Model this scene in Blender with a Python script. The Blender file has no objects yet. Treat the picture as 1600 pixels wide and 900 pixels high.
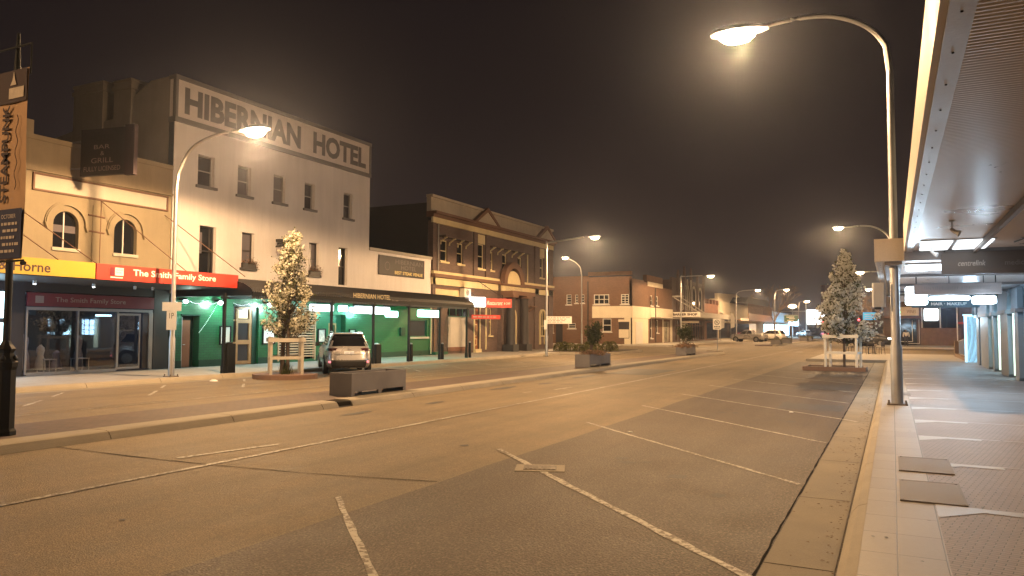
import bpy, bmesh, math, random
from mathutils import Vector, Matrix, noise as mnoise
R = math.radians
sc = bpy.context.scene
COL = sc.collection
random.seed(7)

# ------------------------------------------------------------------ camera, world, exposure
PSI, PITCH, ROLL, EYE, FPX = 26.725, 3.1, 0.25, 1.70, 1180.0
cd = bpy.data.cameras.new('camera'); cam = bpy.data.objects.new('camera', cd); COL.objects.link(cam)
cd.sensor_width = 36.0; cd.lens = FPX / 1600 * 36.0; cd.clip_start = .05; cd.clip_end = 3000
ps, th, rl = R(PSI), R(PITCH), R(ROLL)
fw = Vector((-math.sin(ps)*math.cos(th), math.cos(ps)*math.cos(th), math.sin(th)))
rt = Vector((math.cos(ps), math.sin(ps), 0)); up = rt.cross(fw)
r2 = rt*math.cos(rl) + up*math.sin(rl); u2 = -rt*math.sin(rl) + up*math.cos(rl)
mw = Matrix((r2, u2, -fw)).transposed().to_4x4(); mw.translation = Vector((0, 0, EYE))
cam.matrix_world = mw
sc.camera = cam
sc.view_settings.view_transform = 'Standard'; sc.view_settings.look = 'None'
sc.view_settings.exposure = 0.0; sc.view_settings.gamma = 1.0
sc.view_settings.use_curve_mapping = False
sc.cycles.use_denoising = True
sc.cycles.max_bounces = 5; sc.cycles.diffuse_bounces = 3; sc.cycles.glossy_bounces = 3
sc.cycles.volume_bounces = 0; sc.cycles.sample_clamp_indirect = 4.0; sc.cycles.sample_clamp_direct = 0
sc.cycles.caustics_reflective = False; sc.cycles.caustics_refractive = False
wd = bpy.data.worlds.new('World'); sc.world = wd; wd.use_nodes = True
nt = wd.node_tree; bg = nt.nodes['Background']
# night sky: dark, a little brighter and browner near the horizon (town glow)
tc = nt.nodes.new('ShaderNodeTexCoord'); sx = nt.nodes.new('ShaderNodeSeparateXYZ')
rmp = nt.nodes.new('ShaderNodeValToRGB')
nt.links.new(tc.outputs['Generated'], sx.inputs[0]); nt.links.new(sx.outputs['Z'], rmp.inputs[0])
e = rmp.color_ramp.elements
e[0].position = 0.0; e[0].color = (.030, .0195, .0170, 1)
e[1].position = .75; e[1].color = (.0050, .0036, .0046, 1)
m_ = e.new(.28); m_.color = (.0135, .0088, .0086, 1)
nt.links.new(rmp.outputs[0], bg.inputs[0]); bg.inputs[1].default_value = 1.0

# ------------------------------------------------------------------ helpers
ORG = {}
class Fr:
    def __init__(s, o, u, v, w): s.o, s.u, s.v, s.w = map(Vector, (o, u, v, w))
    def p(s, a): return s.o + s.u*a[0] + s.v*a[1] + s.w*a[2]
def FL(x=-24.6): return Fr((x,0,0),(0,1,0),(0,0,1),(1,0,0))      # left side of the street, faces +X
def FN(y): return Fr((0,y,0),(1,0,0),(0,0,1),(0,-1,0))           # faces the camera end of the street
def FR(x=3.6): return Fr((x,0,0),(0,1,0),(0,0,1),(-1,0,0))       # right side, faces -X
def FH(x, y, a, z=0):                                            # u ahead (heading a left of +Y), v up, w right
    return Fr((x,y,z),(-math.sin(a),math.cos(a),0),(0,0,1),(math.cos(a),math.sin(a),0))
def FG(z=0): return Fr((0,0,z),(1,0,0),(0,1,0),(0,0,1))
class MB:
    def __init__(s, fr=None): s.v=[]; s.f=[]; s.m=[]; s.mi=0; s.fr=fr
    def add(s, vs, fs):
        b=len(s.v); fr=s.fr
        s.v += [fr.p(a) if fr else Vector(a) for a in vs]
        for f in fs: s.f.append([b+i for i in f]); s.m.append(s.mi)
        return s
    def box(s, a, b):
        x0,y0,z0=a; x1,y1,z1=b
        return s.add([(x0,y0,z0),(x1,y0,z0),(x1,y1,z0),(x0,y1,z0),(x0,y0,z1),(x1,y0,z1),(x1,y1,z1),(x0,y1,z1)],
            [(0,3,2,1),(4,5,6,7),(0,1,5,4),(1,2,6,5),(2,3,7,6),(3,0,4,7)])
    def bbox(s, a, b, r=.02):   # box with chamfered vertical (third axis) ends: bevel all round in first two axes
        x0,y0,z0=a; x1,y1,z1=b
        o=[(x0+r,y0),(x1-r,y0),(x1,y0+r),(x1,y1-r),(x1-r,y1),(x0+r,y1),(x0,y1-r),(x0,y0+r)]
        return s.prism(o, z0, z1)
    def prism(s, poly, w0, w1):
        n=len(poly)
        return s.add([(p[0],p[1],w0) for p in poly]+[(p[0],p[1],w1) for p in poly],
            [tuple(range(n-1,-1,-1)), tuple(range(n,2*n))]+[(i,(i+1)%n,n+(i+1)%n,n+i) for i in range(n)])
    def quad(s, *ps): return s.add(ps, [tuple(range(len(ps)))])
    def tube(s, pts, r, n=8, cap=True):
        pts=[Vector(p) for p in pts]
        rs=r if isinstance(r,(list,tuple)) else [r]*len(pts)
        vs=[]; fs=[]; ref=None
        for i,p in enumerate(pts):
            d=(pts[min(i+1,len(pts)-1)]-pts[max(i-1,0)]).normalized()
            if ref is None: ref=Vector((0,0,1)) if abs(d.z)<.9 else Vector((1,0,0))
            a=d.cross(ref).normalized(); b=d.cross(a).normalized(); ref=-b if False else ref
            for k in range(n):
                t=2*math.pi*k/n; vs.append(tuple(p+(a*math.cos(t)+b*math.sin(t))*rs[i]))
        for i in range(len(pts)-1):
            for k in range(n): fs.append((i*n+k,i*n+(k+1)%n,(i+1)*n+(k+1)%n,(i+1)*n+k))
        if cap: fs += [tuple(range(n-1,-1,-1)), tuple(range((len(pts)-1)*n,len(pts)*n))]
        return s.add(vs,fs)
    def lathe(s, prof, c, n=16):    # prof (r,h) round the v... third-axis of world or y-axis? axis = local third of world (z) at c
        vs=[]; fs=[]
        for r,h in prof:
            for k in range(n):
                t=2*math.pi*k/n; vs.append((c[0]+r*math.cos(t),c[1]+r*math.sin(t),c[2]+h))
        m=len(prof)
        for i in range(m-1):
            for k in range(n): fs.append((i*n+k,i*n+(k+1)%n,(i+1)*n+(k+1)%n,(i+1)*n+k))
        fs += [tuple(range(n-1,-1,-1)), tuple(range((m-1)*n,m*n))]
        return s.add(vs,fs)
    def ring(s, u, v, r0, r1, w0, w1, a0=0, a1=math.pi, n=14):   # flat arch ring in the u,v plane
        for i in range(n):
            t0=a0+(a1-a0)*i/n; t1=a0+(a1-a0)*(i+1)/n
            s.prism([(u+r0*math.cos(t0),v+r0*math.sin(t0)),(u+r1*math.cos(t0),v+r1*math.sin(t0)),
                     (u+r1*math.cos(t1),v+r1*math.sin(t1)),(u+r0*math.cos(t1),v+r0*math.sin(t1))],w0,w1)
        return s
    def wall(s, u0, v0, u1, v1, holes=(), w=0, d=.22, top=True):
        us=sorted({u0,u1,*[h[0] for h in holes],*[h[2] for h in holes]}); vs=sorted({v0,v1,*[h[1] for h in holes],*[h[3] for h in holes]})
        us=[a for a in us if u0<=a<=u1]; vs=[a for a in vs if v0<=a<=v1]
        for i in range(len(us)-1):
            for j in range(len(vs)-1):
                cu,cv=(us[i]+us[i+1])/2,(vs[j]+vs[j+1])/2
                if any(h[0]<cu<h[2] and h[1]<cv<h[3] for h in holes): continue
                s.quad((us[i],vs[j],w),(us[i+1],vs[j],w),(us[i+1],vs[j+1],w),(us[i],vs[j+1],w))
        for h in holes:
            a,b,c,e_=h[:4]
            s.quad((a,b,w),(a,e_,w),(a,e_,w-d),(a,b,w-d)); s.quad((c,b,w),(c,b,w-d),(c,e_,w-d),(c,e_,w))
            s.quad((a,e_,w),(c,e_,w),(c,e_,w-d),(a,e_,w-d)); s.quad((a,b,w),(a,b,w-d),(c,b,w-d),(c,b,w))
        if top: s.quad((u0,v1,w),(u1,v1,w),(u1,v1,w-d),(u0,v1,w-d))
        s.quad((u0,v0,w),(u0,v1,w),(u0,v1,w-d),(u0,v0,w-d)); s.quad((u1,v0,w),(u1,v0,w-d),(u1,v1,w-d),(u1,v1,w))
        return s
    def build(s, name, mats, parent=None, smooth=False, recalc=True, bevel=0, **tg):
        if not isinstance(mats,(list,tuple)): mats=[mats]
        me=bpy.data.meshes.new(name)
        if parent is not None: o0=ORG[parent.name]
        else:
            xs=[v.x for v in s.v]; ys=[v.y for v in s.v]; zs=[v.z for v in s.v]
            o0=Vector(((min(xs)+max(xs))/2,(min(ys)+max(ys))/2,min(zs)))
        me.from_pydata([tuple(v-o0) for v in s.v],[],s.f)
        for m in mats: me.materials.append(m)
        me.polygons.foreach_set('material_index', s.m)
        if recalc:
            bm=bmesh.new(); bm.from_mesh(me); bmesh.ops.recalc_face_normals(bm,faces=bm.faces)
            if bevel: bmesh.ops.bevel(bm,geom=[e for e in bm.edges if e.is_manifold and e.calc_face_angle(0)>.6],offset=bevel,segments=2,affect='EDGES',profile=.6)
            bm.to_mesh(me); bm.free()
        if smooth:
            me.polygons.foreach_set('use_smooth',[True]*len(me.polygons))
            try: me.set_sharp_from_angle(angle=R(40))
            except Exception: pass
        o=bpy.data.objects.new(name,me); COL.objects.link(o)
        if parent is not None: o.parent=parent; ORG[o.name]=o0
        else: o.location=o0; ORG[o.name]=o0
        tag(o,**tg); return o
def tag(o, label=None, cat=None, group=None, kind=None):
    if label: o['label']=label
    if cat: o['category']=cat
    if group: o['group']=group
    if kind: o['kind']=kind
    return o
def thing(name, label, cat, loc, group=None):
    o=bpy.data.objects.new(name,None); COL.objects.link(o); o.location=loc; o.empty_display_size=.2
    ORG[o.name]=Vector(loc); return tag(o,label,cat,group)
def kids(o): return [c for c in bpy.data.objects if c.parent==o]
def dup(o, loc=None, label=None, parent=None, rz=None, keep=None):
    c=o.copy(); COL.objects.link(c)
    if parent is not None: c.parent=parent
    if loc is not None: c.location=loc; ORG[c.name]=Vector(loc)
    if rz is not None: c.rotation_euler=(0,0,rz)
    if label: c['label']=label
    for k in kids(o): dup(k, parent=c)
    return c
def struct(name, mb, mats, **k):
    return mb.build(name, mats, kind='structure', **k)
def text(s, fr, box, w, m, parent, name='lettering', shear=0, bold=0, ext=.006, space=1.0, rot=None, **tg):
    cu=bpy.data.curves.new(name,'FONT'); cu.body=s; cu.size=1; cu.shear=shear; cu.offset=bold; cu.extrude=0; cu.space_character=space
    cu.resolution_u=3
    t=bpy.data.objects.new('tmp',cu); COL.objects.link(t)
    me=bpy.data.meshes.new_from_object(t.evaluated_get(bpy.context.evaluated_depsgraph_get()))
    bpy.data.objects.remove(t); bpy.data.curves.remove(cu)
    P=[(v.co.x,v.co.y) for v in me.vertices]
    if rot: P=[(-y,x) for x,y in P]
    x0=min(p[0] for p in P); x1=max(p[0] for p in P); y0=min(p[1] for p in P); y1=max(p[1] for p in P)
    u0,v0,u1,v1=box
    mb=MB(fr); mb.add([(u0+(p[0]-x0)/(x1-x0)*(u1-u0), v0+(p[1]-y0)/(y1-y0)*(v1-v0), w) for p in P],[tuple(p.vertices) for p in me.polygons])
    bpy.data.meshes.remove(me)
    return mb.build(name, m, parent, recalc=False, **tg)

# ------------------------------------------------------------------ materials
MT = {}
def nodes(name):
    m=bpy.data.materials.new(name); m.use_nodes=True; t=m.node_tree; b=t.nodes['Principled BSDF']; MT[name]=m
    return m,t,b
def math_(t, op, a, b=None, c=None):
    n=t.nodes.new('ShaderNodeMath'); n.operation=op
    for i,x in enumerate((a,b,c)):
        if x is None: continue
        if isinstance(x,(int,float)): n.inputs[i].default_value=x
        else: t.links.new(x,n.inputs[i])
    return n.outputs[0]
def noise_(t, vec, sc_, det=4, rough=.55):
    n=t.nodes.new('ShaderNodeTexNoise'); n.inputs['Scale'].default_value=sc_; n.inputs['Detail'].default_value=det; n.inputs['Roughness'].default_value=rough
    t.links.new(vec,n.inputs['Vector']); return n.outputs['Fac']
def scale_(t, col, f):
    n=t.nodes.new('ShaderNodeVectorMath'); n.operation='SCALE'
    if isinstance(col,tuple): n.inputs[0].default_value=col[:3]
    else: t.links.new(col,n.inputs[0])
    if isinstance(f,(int,float)): n.inputs[3].default_value=f
    else: t.links.new(f,n.inputs[3])
    return n.outputs[0]
def bump_(t, b, h, strength, dist=.02):
    n=t.nodes.new('ShaderNodeBump'); n.inputs['Strength'].default_value=strength; n.inputs['Distance'].default_value=dist
    t.links.new(h,n.inputs['Height']); t.links.new(n.outputs[0],b.inputs['Normal'])
def mat(name, col, rough=.7, metal=0, var=.12, sc_=1.5, grain=.08, gsc=45, bump=.15, spec=.5, coat=0, pos=False, streak=0):
    m,t,b=nodes(name)
    tcn=t.nodes.new('ShaderNodeTexCoord'); vec=tcn.outputs['Object']
    if pos: vec=t.nodes.new('ShaderNodeNewGeometry').outputs['Position']
    n1=noise_(t,vec,sc_,5,.6); n2=noise_(t,vec,gsc,3)
    f=math_(t,'MULTIPLY_ADD',n1,2*var*1.6,1-var*1.6-grain); f=math_(t,'MULTIPLY_ADD',n2,2*grain,f)
    if streak:
        mp=t.nodes.new('ShaderNodeMapping'); mp.inputs['Scale'].default_value=(2.2,2.2,.18); t.links.new(vec,mp.inputs[0])
        n3=noise_(t,mp.outputs[0],1.6,5,.65); f=math_(t,'MULTIPLY',f,math_(t,'MULTIPLY_ADD',n3,2*streak,1-streak))
    t.links.new(scale_(t,col,f),b.inputs['Base Color'])
    b.inputs['Metallic'].default_value=metal; b.inputs['Specular IOR Level'].default_value=spec
    t.links.new(math_(t,'MULTIPLY_ADD',n1,.25,rough-.12),b.inputs['Roughness'])
    b.inputs['Coat Weight'].default_value=coat; b.inputs['Coat Roughness'].default_value=.08
    if bump: bump_(t,b,n2,bump,.01)
    return m
def emit(name, col, st):
    m,t,b=nodes(name); b.inputs['Base Color'].default_value=(*col,1); b.inputs['Emission Color'].default_value=(*col,1); b.inputs['Emission Strength'].default_value=st
    return m
def brick(name, c1, c2, mortar, bw=.24, bh=.08, ms=.012, rough=.8, horiz=False, ang=0, off=.5, bump=.5, spec=.4, var=.3, coat=0):
    m,t,b=nodes(name)
    g=t.nodes.new('ShaderNodeNewGeometry').outputs['Position']
    s=t.nodes.new('ShaderNodeSeparateXYZ'); t.links.new(g,s.inputs[0]); c=t.nodes.new('ShaderNodeCombineXYZ')
    if horiz: t.links.new(s.outputs[0],c.inputs[0]); t.links.new(s.outputs[1],c.inputs[1])
    else: t.links.new(math_(t,'ADD',s.outputs[0],s.outputs[1]),c.inputs[0]); t.links.new(s.outputs[2],c.inputs[1])
    mp=t.nodes.new('ShaderNodeMapping'); mp.inputs['Rotation'].default_value=(0,0,ang); t.links.new(c.outputs[0],mp.inputs[0])
    br=t.nodes.new('ShaderNodeTexBrick'); t.links.new(mp.outputs[0],br.inputs['Vector'])
    br.inputs['Color1'].default_value=(*c1,1); br.inputs['Color2'].default_value=(*c2,1); br.inputs['Mortar'].default_value=(*mortar,1)
    br.inputs['Scale'].default_value=1; br.inputs['Brick Width'].default_value=bw; br.inputs['Row Height'].default_value=bh
    br.inputs['Mortar Size'].default_value=ms; br.inputs['Mortar Smooth'].default_value=.3; br.offset=off
    n1=noise_(t,g,.9,5,.62); n2=noise_(t,g,30,3)
    f=math_(t,'MULTIPLY_ADD',n1,2*var,1-var-.08); f=math_(t,'MULTIPLY_ADD',n2,.16,f)
    t.links.new(scale_(t,br.outputs['Color'],f),b.inputs['Base Color'])
    b.inputs['Roughness'].default_value=rough; b.inputs['Specular IOR Level'].default_value=spec; b.inputs['Coat Weight'].default_value=coat
    h=math_(t,'MULTIPLY_ADD',n2,.3,math_(t,'SUBTRACT',1,br.outputs['Fac'])); bump_(t,b,h,bump,.008)
    return m
def asphalt(name, col, agg, coarse, bump, rough):
    m,t,b=nodes(name); g=t.nodes.new('ShaderNodeNewGeometry').outputs['Position']
    n0=noise_(t,g,.22,4,.6); n1=noise_(t,g,1.4,6,.65); n2=noise_(t,g,coarse,2,.5)
    mp=t.nodes.new('ShaderNodeMapping'); mp.inputs['Scale'].default_value=(1.2,.08,1); t.links.new(g,mp.inputs[0]); n3=noise_(t,mp.outputs[0],1.5,5,.6)
    v=t.nodes.new('ShaderNodeTexVoronoi'); v.inputs['Scale'].default_value=coarse*1.3; t.links.new(g,v.inputs['Vector'])
    sp=math_(t,'GREATER_THAN',n2,.61); n4=noise_(t,g,11,4,.7)
    f=math_(t,'MULTIPLY_ADD',n0,.9,.15); f=math_(t,'MULTIPLY_ADD',n1,.75,math_(t,'SUBTRACT',f,.13)); f=math_(t,'MULTIPLY_ADD',n3,.8,math_(t,'SUBTRACT',f,.3))
    f=math_(t,'MULTIPLY',f,math_(t,'MULTIPLY_ADD',v.outputs['Distance'],1.25,.54))
    f=math_(t,'MULTIPLY_ADD',n4,.5,math_(t,'SUBTRACT',f,.25)); f=math_(t,'MULTIPLY_ADD',sp,agg*.5,f)
    t.links.new(scale_(t,col,f),b.inputs['Base Color']); b.inputs['Specular IOR Level'].default_value=.45
    t.links.new(math_(t,'MULTIPLY_ADD',n1,.3,rough-.15),b.inputs['Roughness'])
    bump_(t,b,math_(t,'MULTIPLY_ADD',v.outputs['Distance'],1.2,n2),bump,.006)
    return m
asphalt('asphalt_old', (.150,.115,.074), .8, 62, .7, .74)
asphalt('asphalt_dark', (.074,.057,.043), 2.2, 40, 1.0, .70)
asphalt('asphalt_patch', (.066,.060,.055), .6, 90, .6, .7)
m,t,b=nodes('line_paint'); g_=t.nodes.new('ShaderNodeNewGeometry').outputs['Position']; n1=noise_(t,g_,16,6,.75); n2=noise_(t,g_,1.1,3)
w_=t.nodes.new('ShaderNodeMapRange'); w_.inputs[1].default_value=.50; w_.inputs[2].default_value=.60; t.links.new(math_(t,'MULTIPLY_ADD',n2,.35,math_(t,'SUBTRACT',n1,.135)),w_.inputs[0])
mx_=t.nodes.new('ShaderNodeMixRGB'); mx_.inputs[1].default_value=(.44,.41,.35,1); mx_.inputs[2].default_value=(.14,.11,.08,1); t.links.new(w_.outputs[0],mx_.inputs[0]); t.links.new(mx_.outputs[0],b.inputs['Base Color']); b.inputs['Roughness'].default_value=.65
mat('leaf_litter',(.16,.10,.05),.9,var=.4)
mat('tar',(.022,.020,.018),1.0,var=.2,spec=.05)
mat('concrete_kerb',(.30,.262,.205),.8,var=.22,sc_=1.1,grain=.14,gsc=70,bump=.3,pos=True)
mat('concrete_gutter',(.24,.205,.15),.8,var=.3,sc_=.9,grain=.18,gsc=60,bump=.35,pos=True)
brick('granite_tile',(.27,.235,.19),(.235,.205,.17),(.10,.09,.08),.30,.60,.006,.55,horiz=True,off=0,bump=.25,spec=.5,var=.18)
brick('paver_brick',(.255,.21,.19),(.22,.185,.17),(.07,.06,.055),.115,.055,.005,.6,horiz=True,ang=R(12),bump=.6,var=.22)
brick('paver_left',(.33,.31,.29),(.29,.27,.255),(.17,.16,.15),.6,.4,.008,.6,horiz=True,bump=.25,var=.15)
brick('paver_red',(.13,.085,.068),(.10,.072,.06),(.07,.055,.045),.22,.11,.008,.75,horiz=True,bump=.5)
mat('pale_granite',(.33,.315,.30),.5,var=.14,grain=.12,gsc=80)
mat('cast_iron_cover',(.14,.115,.095),.6,var=.15,grain=.2,gsc=140,bump=.6)
mat('yellow_render',(.275,.225,.15),.8,var=.16,sc_=.7,grain=.06,streak=.14,pos=True)
mat('yellow_render_top',(.28,.22,.15),.85,var=.2,sc_=.8,streak=.22,pos=True)
mat('cream_render',(.46,.42,.36),.75,var=.1,streak=.1,pos=True)
mat('white_wall',(.68,.645,.64),.8,var=.13,sc_=.5,grain=.05,streak=.15,pos=True)
mat('hotel_side',(.24,.215,.185),.85,var=.2,sc_=.6,streak=.2,pos=True)
mat('sign_grey',(.16,.15,.155),.7); mat('letter_grey',(.13,.12,.13),.7,var=.25,sc_=4)
mat('sign_white',(.66,.61,.60),.7,var=.12,streak=.1)
mat('dark_trim',(.03,.027,.027),.5); mat('black_paint',(.007,.008,.009),.55,spec=.2,grain=.02,bump=.03)
mat('dark_roof',(.035,.033,.035),.6,var=.2)
mat('brown_trim',(.15,.078,.05),.7,var=.12); mat('po_cream',(.62,.52,.31),.7,var=.1,streak=.1,pos=True)
mat('po_stone',(.42,.37,.31),.8,var=.14,streak=.14,pos=True)
brick('po_brick',(.15,.102,.09),(.12,.083,.074),(.085,.065,.06),.24,.08,.008,bump=.35,var=.22)
brick('brown_brick',(.19,.10,.062),(.145,.078,.05),(.12,.085,.06),.24,.08,.01,bump=.4,var=.22)
brick('red_brick',(.22,.095,.06),(.17,.075,.05),(.14,.10,.08),.24,.08,.01,bump=.4,var=.25)
brick('green_tile',(.014,.135,.052),(.011,.112,.043),(.008,.05,.026),.24,.10,.008,.28,bump=.35,spec=.5,var=.14,coat=.3)
mat('green_dark',(.008,.045,.03),.3,var=.1,bump=.03); mat('green_paint',(.012,.10,.055),.35,bump=.04)
mat('timber',(.36,.19,.08),.45,var=.15,sc_=3,streak=.15); mat('timber_dark',(.24,.085,.035),.45,var=.15)
mat('slat_timber',(.46,.30,.18),.55,var=.14,sc_=4)
mat('white_frame',(.62,.60,.57),.5,var=.08); mat('alu_frame',(.34,.33,.33),.35,metal=.6,var=.06)
mat('grey_frame',(.30,.28,.27),.5)
mat('curtain',(.32,.29,.31),.85,var=.2,sc_=6); mat('board_dark',(.028,.024,.026),.6)
mat('yellow_sign',(.48,.33,.03),.45,var=.05,grain=.02,bump=.02); mat('red_sign',(.46,.045,.03),.42,var=.06,grain=.02,bump=.02)
mat('maroon_sign',(.17,.02,.03),.4,var=.06); mat('letter_white',(.85,.82,.76),.5,var=.04); mat('letter_brown',(.05,.02,.015),.6); mat('letter_black',(.02,.018,.018),.6)
mat('letter_dim',(.42,.36,.32),.6,var=.25,sc_=8); mat('letter_gold',(.60,.48,.16),.5); mat('letter_bronze',(.30,.24,.22),.5)
mat('galv',(.40,.40,.41),.42,metal=.85,var=.15,sc_=3,grain=.04,bump=.02)
mat('silver_paint',(.46,.46,.47),.4,metal=.3)
mat('banner_orange',(.34,.21,.12),.8,var=.22,sc_=2.5,grain=.06); mat('banner_dark',(.035,.022,.026),.8,var=.3,sc_=7); mat('banner_blue',(.018,.022,.06),.8)
mat('banner_pale',(.40,.34,.28),.8,var=.3,sc_=8)
mat('planter_grey',(.125,.117,.122),.75,var=.3,sc_=1.2,grain=.12,gsc=50,bump=.3)
mat('soil',(.05,.035,.025),.95,var=.3,bump=.8,gsc=30)
mat('bark',(.075,.055,.042),.9,var=.3,sc_=6,bump=.6); mat('bark_lit',(.19,.125,.075),.9,var=.3,sc_=6,bump=.5)  # bark_lit has warm lamp light put into the bark colour
def leafm(name,c1,c2,tr=.4,sc_=3.5):
    m,t,b=nodes(name); g=t.nodes.new('ShaderNodeNewGeometry').outputs['Position']
    n=noise_(t,g,sc_,3); r_=t.nodes.new('ShaderNodeValToRGB'); t.links.new(n,r_.inputs[0])
    r_.color_ramp.elements[0].position=.36; r_.color_ramp.elements[0].color=(*c1,1); r_.color_ramp.elements[1].position=.62; r_.color_ramp.elements[1].color=(*c2,1)
    t.links.new(r_.outputs[0],b.inputs['Base Color']); b.inputs['Roughness'].default_value=.6; b.inputs['Specular IOR Level'].default_value=.25
    tl=t.nodes.new('ShaderNodeBsdfTranslucent'); mx=t.nodes.new('ShaderNodeMixShader'); mx.inputs[0].default_value=tr
    t.links.new(r_.outputs[0],tl.inputs[0]); t.links.new(b.outputs[0],mx.inputs[1]); t.links.new(tl.outputs[0],mx.inputs[2]); t.links.new(mx.outputs[0],t.nodes['Material Output'].inputs[0])
    return m
leafm('blossom',(.56,.53,.42),(.80,.77,.66),sc_=6); leafm('blossom_cool',(.62,.62,.58),(.84,.84,.80),sc_=6)
leafm('leaf_olive',(.05,.06,.018),(.12,.115,.035)); leafm('leaf_dark',(.022,.032,.012),(.065,.075,.025))
leafm('flower_mix',(.09,.07,.03),(.34,.20,.14),sc_=9); leafm('shrub',(.05,.055,.018),(.16,.15,.05),sc_=4)
mat('guard_timber',(.40,.37,.32),.7,var=.12); mat('guard_white',(.66,.64,.58),.6,var=.08)
mat('box_brown',(.17,.10,.07),.75,var=.2,bump=.4)
mat('car_silver',(.52,.50,.50),.28,metal=.55,var=.02,grain=.01,bump=0,coat=.8); mat('car_white',(.68,.66,.63),.3,var=.02,grain=.01,bump=0,coat=.7)
mat('car_dark',(.02,.022,.028),.28,var=.02,grain=.01,bump=0,coat=.8); mat('car_red',(.25,.012,.015),.3,var=.02,bump=0,coat=.6)
mat('cladding',(.018,.018,.019),.65,bump=.05); mat('tyre',(.014,.014,.014),.85); mat('rim',(.34,.34,.35),.3,metal=.8,bump=0)
mat('lens_red',(.045,.004,.006),.15,var=.02,bump=0,coat=.6); mat('plate',(.62,.66,.72),.4,var=.03,bump=0); mat('plate_blue',(.02,.05,.25),.5)
mat('soffit_metal',(.72,.69,.69),.30,metal=.55,var=.09,sc_=.8,grain=.03,bump=.0,spec=.6,pos=True)
mat('fascia_cream',(.70,.63,.54),.6,var=.06,streak=.1); mat('beam_grey',(.22,.19,.18),.6,var=.1)
mat('sign_brown',(.10,.075,.062),.5,var=.14,sc_=2); mat('sign_taupe',(.26,.21,.195),.6,var=.1,sc_=3); mat('sign_slate',(.045,.085,.105),.5)
mat('pier_grey',(.155,.185,.205),.55,var=.1,sc_=1,streak=.08,pos=True); mat('pier_light',(.34,.37,.38),.55,var=.08)
mat('stone_brown',(.20,.13,.085),.8,var=.3,sc_=2.5); mat('skin',(.40,.26,.19),.6); mat('jacket',(.60,.55,.48),.8); mat('trouser',(.02,.02,.028),.8); mat('hair',(.03,.02,.015),.7)
mat('poster',(.55,.50,.46),.5,var=.55,sc_=7,grain=.2,gsc=26); mat('paper_white',(.80,.80,.78),.6)
mat('fabric_mauve',(.50,.44,.48),.85,var=.15); mat('fabric_dark',(.05,.05,.07),.85)
mat('green_road_sign',(.01,.10,.06),.4); mat('blue_sign_paint',(.02,.25,.50),.4); mat('cream_wall',(.70,.63,.50),.75,var=.07,streak=.08,pos=True)
mat('concrete_pale',(.45,.42,.38),.8,var=.12)
def glass_dark(name, col=(.012,.013,.016), rough=.06):
    m,t,b=nodes(name); b.inputs['Base Color'].default_value=(*col,1); b.inputs['Roughness'].default_value=rough; b.inputs['Specular IOR Level'].default_value=.6
    g=t.nodes.new('ShaderNodeNewGeometry').outputs['Position']; bump_(t,b,noise_(t,g,1.3,2),.06,.05)
    return m
glass_dark('glass_dark'); glass_dark('car_glass',(.008,.008,.010),.05); glass_dark('glass_grey',(.05,.045,.05),.15)
glass_dark('glass_curtain',(.14,.125,.14),.2)
m,t,b=nodes('glass_clear'); t.nodes.remove(b); tr=t.nodes.new('ShaderNodeBsdfTransparent'); gl=t.nodes.new('ShaderNodeBsdfGlossy'); gl.inputs['Roughness'].default_value=.02
fn=t.nodes.new('ShaderNodeFresnel'); fn.inputs[0].default_value=1.5; mx=t.nodes.new('ShaderNodeMixShader'); tr.inputs[0].default_value=(.86,.88,.92,1)
t.links.new(math_(t,'MULTIPLY_ADD',fn.outputs[0],1.2,.05),mx.inputs[0]); t.links.new(tr.outputs[0],mx.inputs[1]); t.links.new(gl.outputs[0],mx.inputs[2]); t.links.new(mx.outputs[0],t.nodes['Material Output'].inputs[0])
emit('lamp_glow',(1.0,.84,.60),90); emit('lamp_glow_far',(1.0,.80,.52),45); emit('lit_white',(.86,.95,1.0),3.2); emit('lit_panel',(.9,.97,1.0),1.7); emit('lit_cool',(.62,.93,1.0),4.5)
emit('lit_green',(.42,1.0,.80),7); emit('lit_shop',(.45,.76,1.0),13); emit('lit_blue',(.22,.60,1.0),2.6); emit('bulb_white',(.9,.97,1.0),14)
emit('lit_red',(1.0,.05,.07),9); emit('lit_window_dim',(1.0,.75,.45),.5); emit('jamb_glow',(.80,.95,.78),.9); emit('lit_niche',(.50,.82,1.0),1.0)
emit('lit_warm',(1.0,.72,.38),5); emit('headlight',(1,.95,.85),14); emit('fairy',(.85,.95,1.0),3.5); emit('green_led',(.1,1,.6),4); emit('reflector',(1,.25,.28),1.6)
emit('lit_screen',(.35,.85,1.0),1.2); emit('lit_signbox',(1,.97,.94),5); emit('blue_sign_lit',(.08,.50,.85),.8)
M = MT
# ------------------------------------------------------------------ ground, roads, median, footpaths
g=MB(); g.quad((-900,-300,-.012),(900,-300,-.012),(900,1500,-.012),(-900,1500,-.012)); struct('ground',g,M['asphalt_old'])
g=MB(); g.quad((-10.6,-40,0),(-.9,-40,0),(-.9,600,0),(-10.6,600,0)); struct('road',g,M['asphalt_old'])
g=MB(); g.quad((-20.1,-40,0),(-12.7,-40,0),(-12.7,600,0),(-20.1,600,0)); struct('road_far_side',g,M['asphalt_old'])
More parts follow.
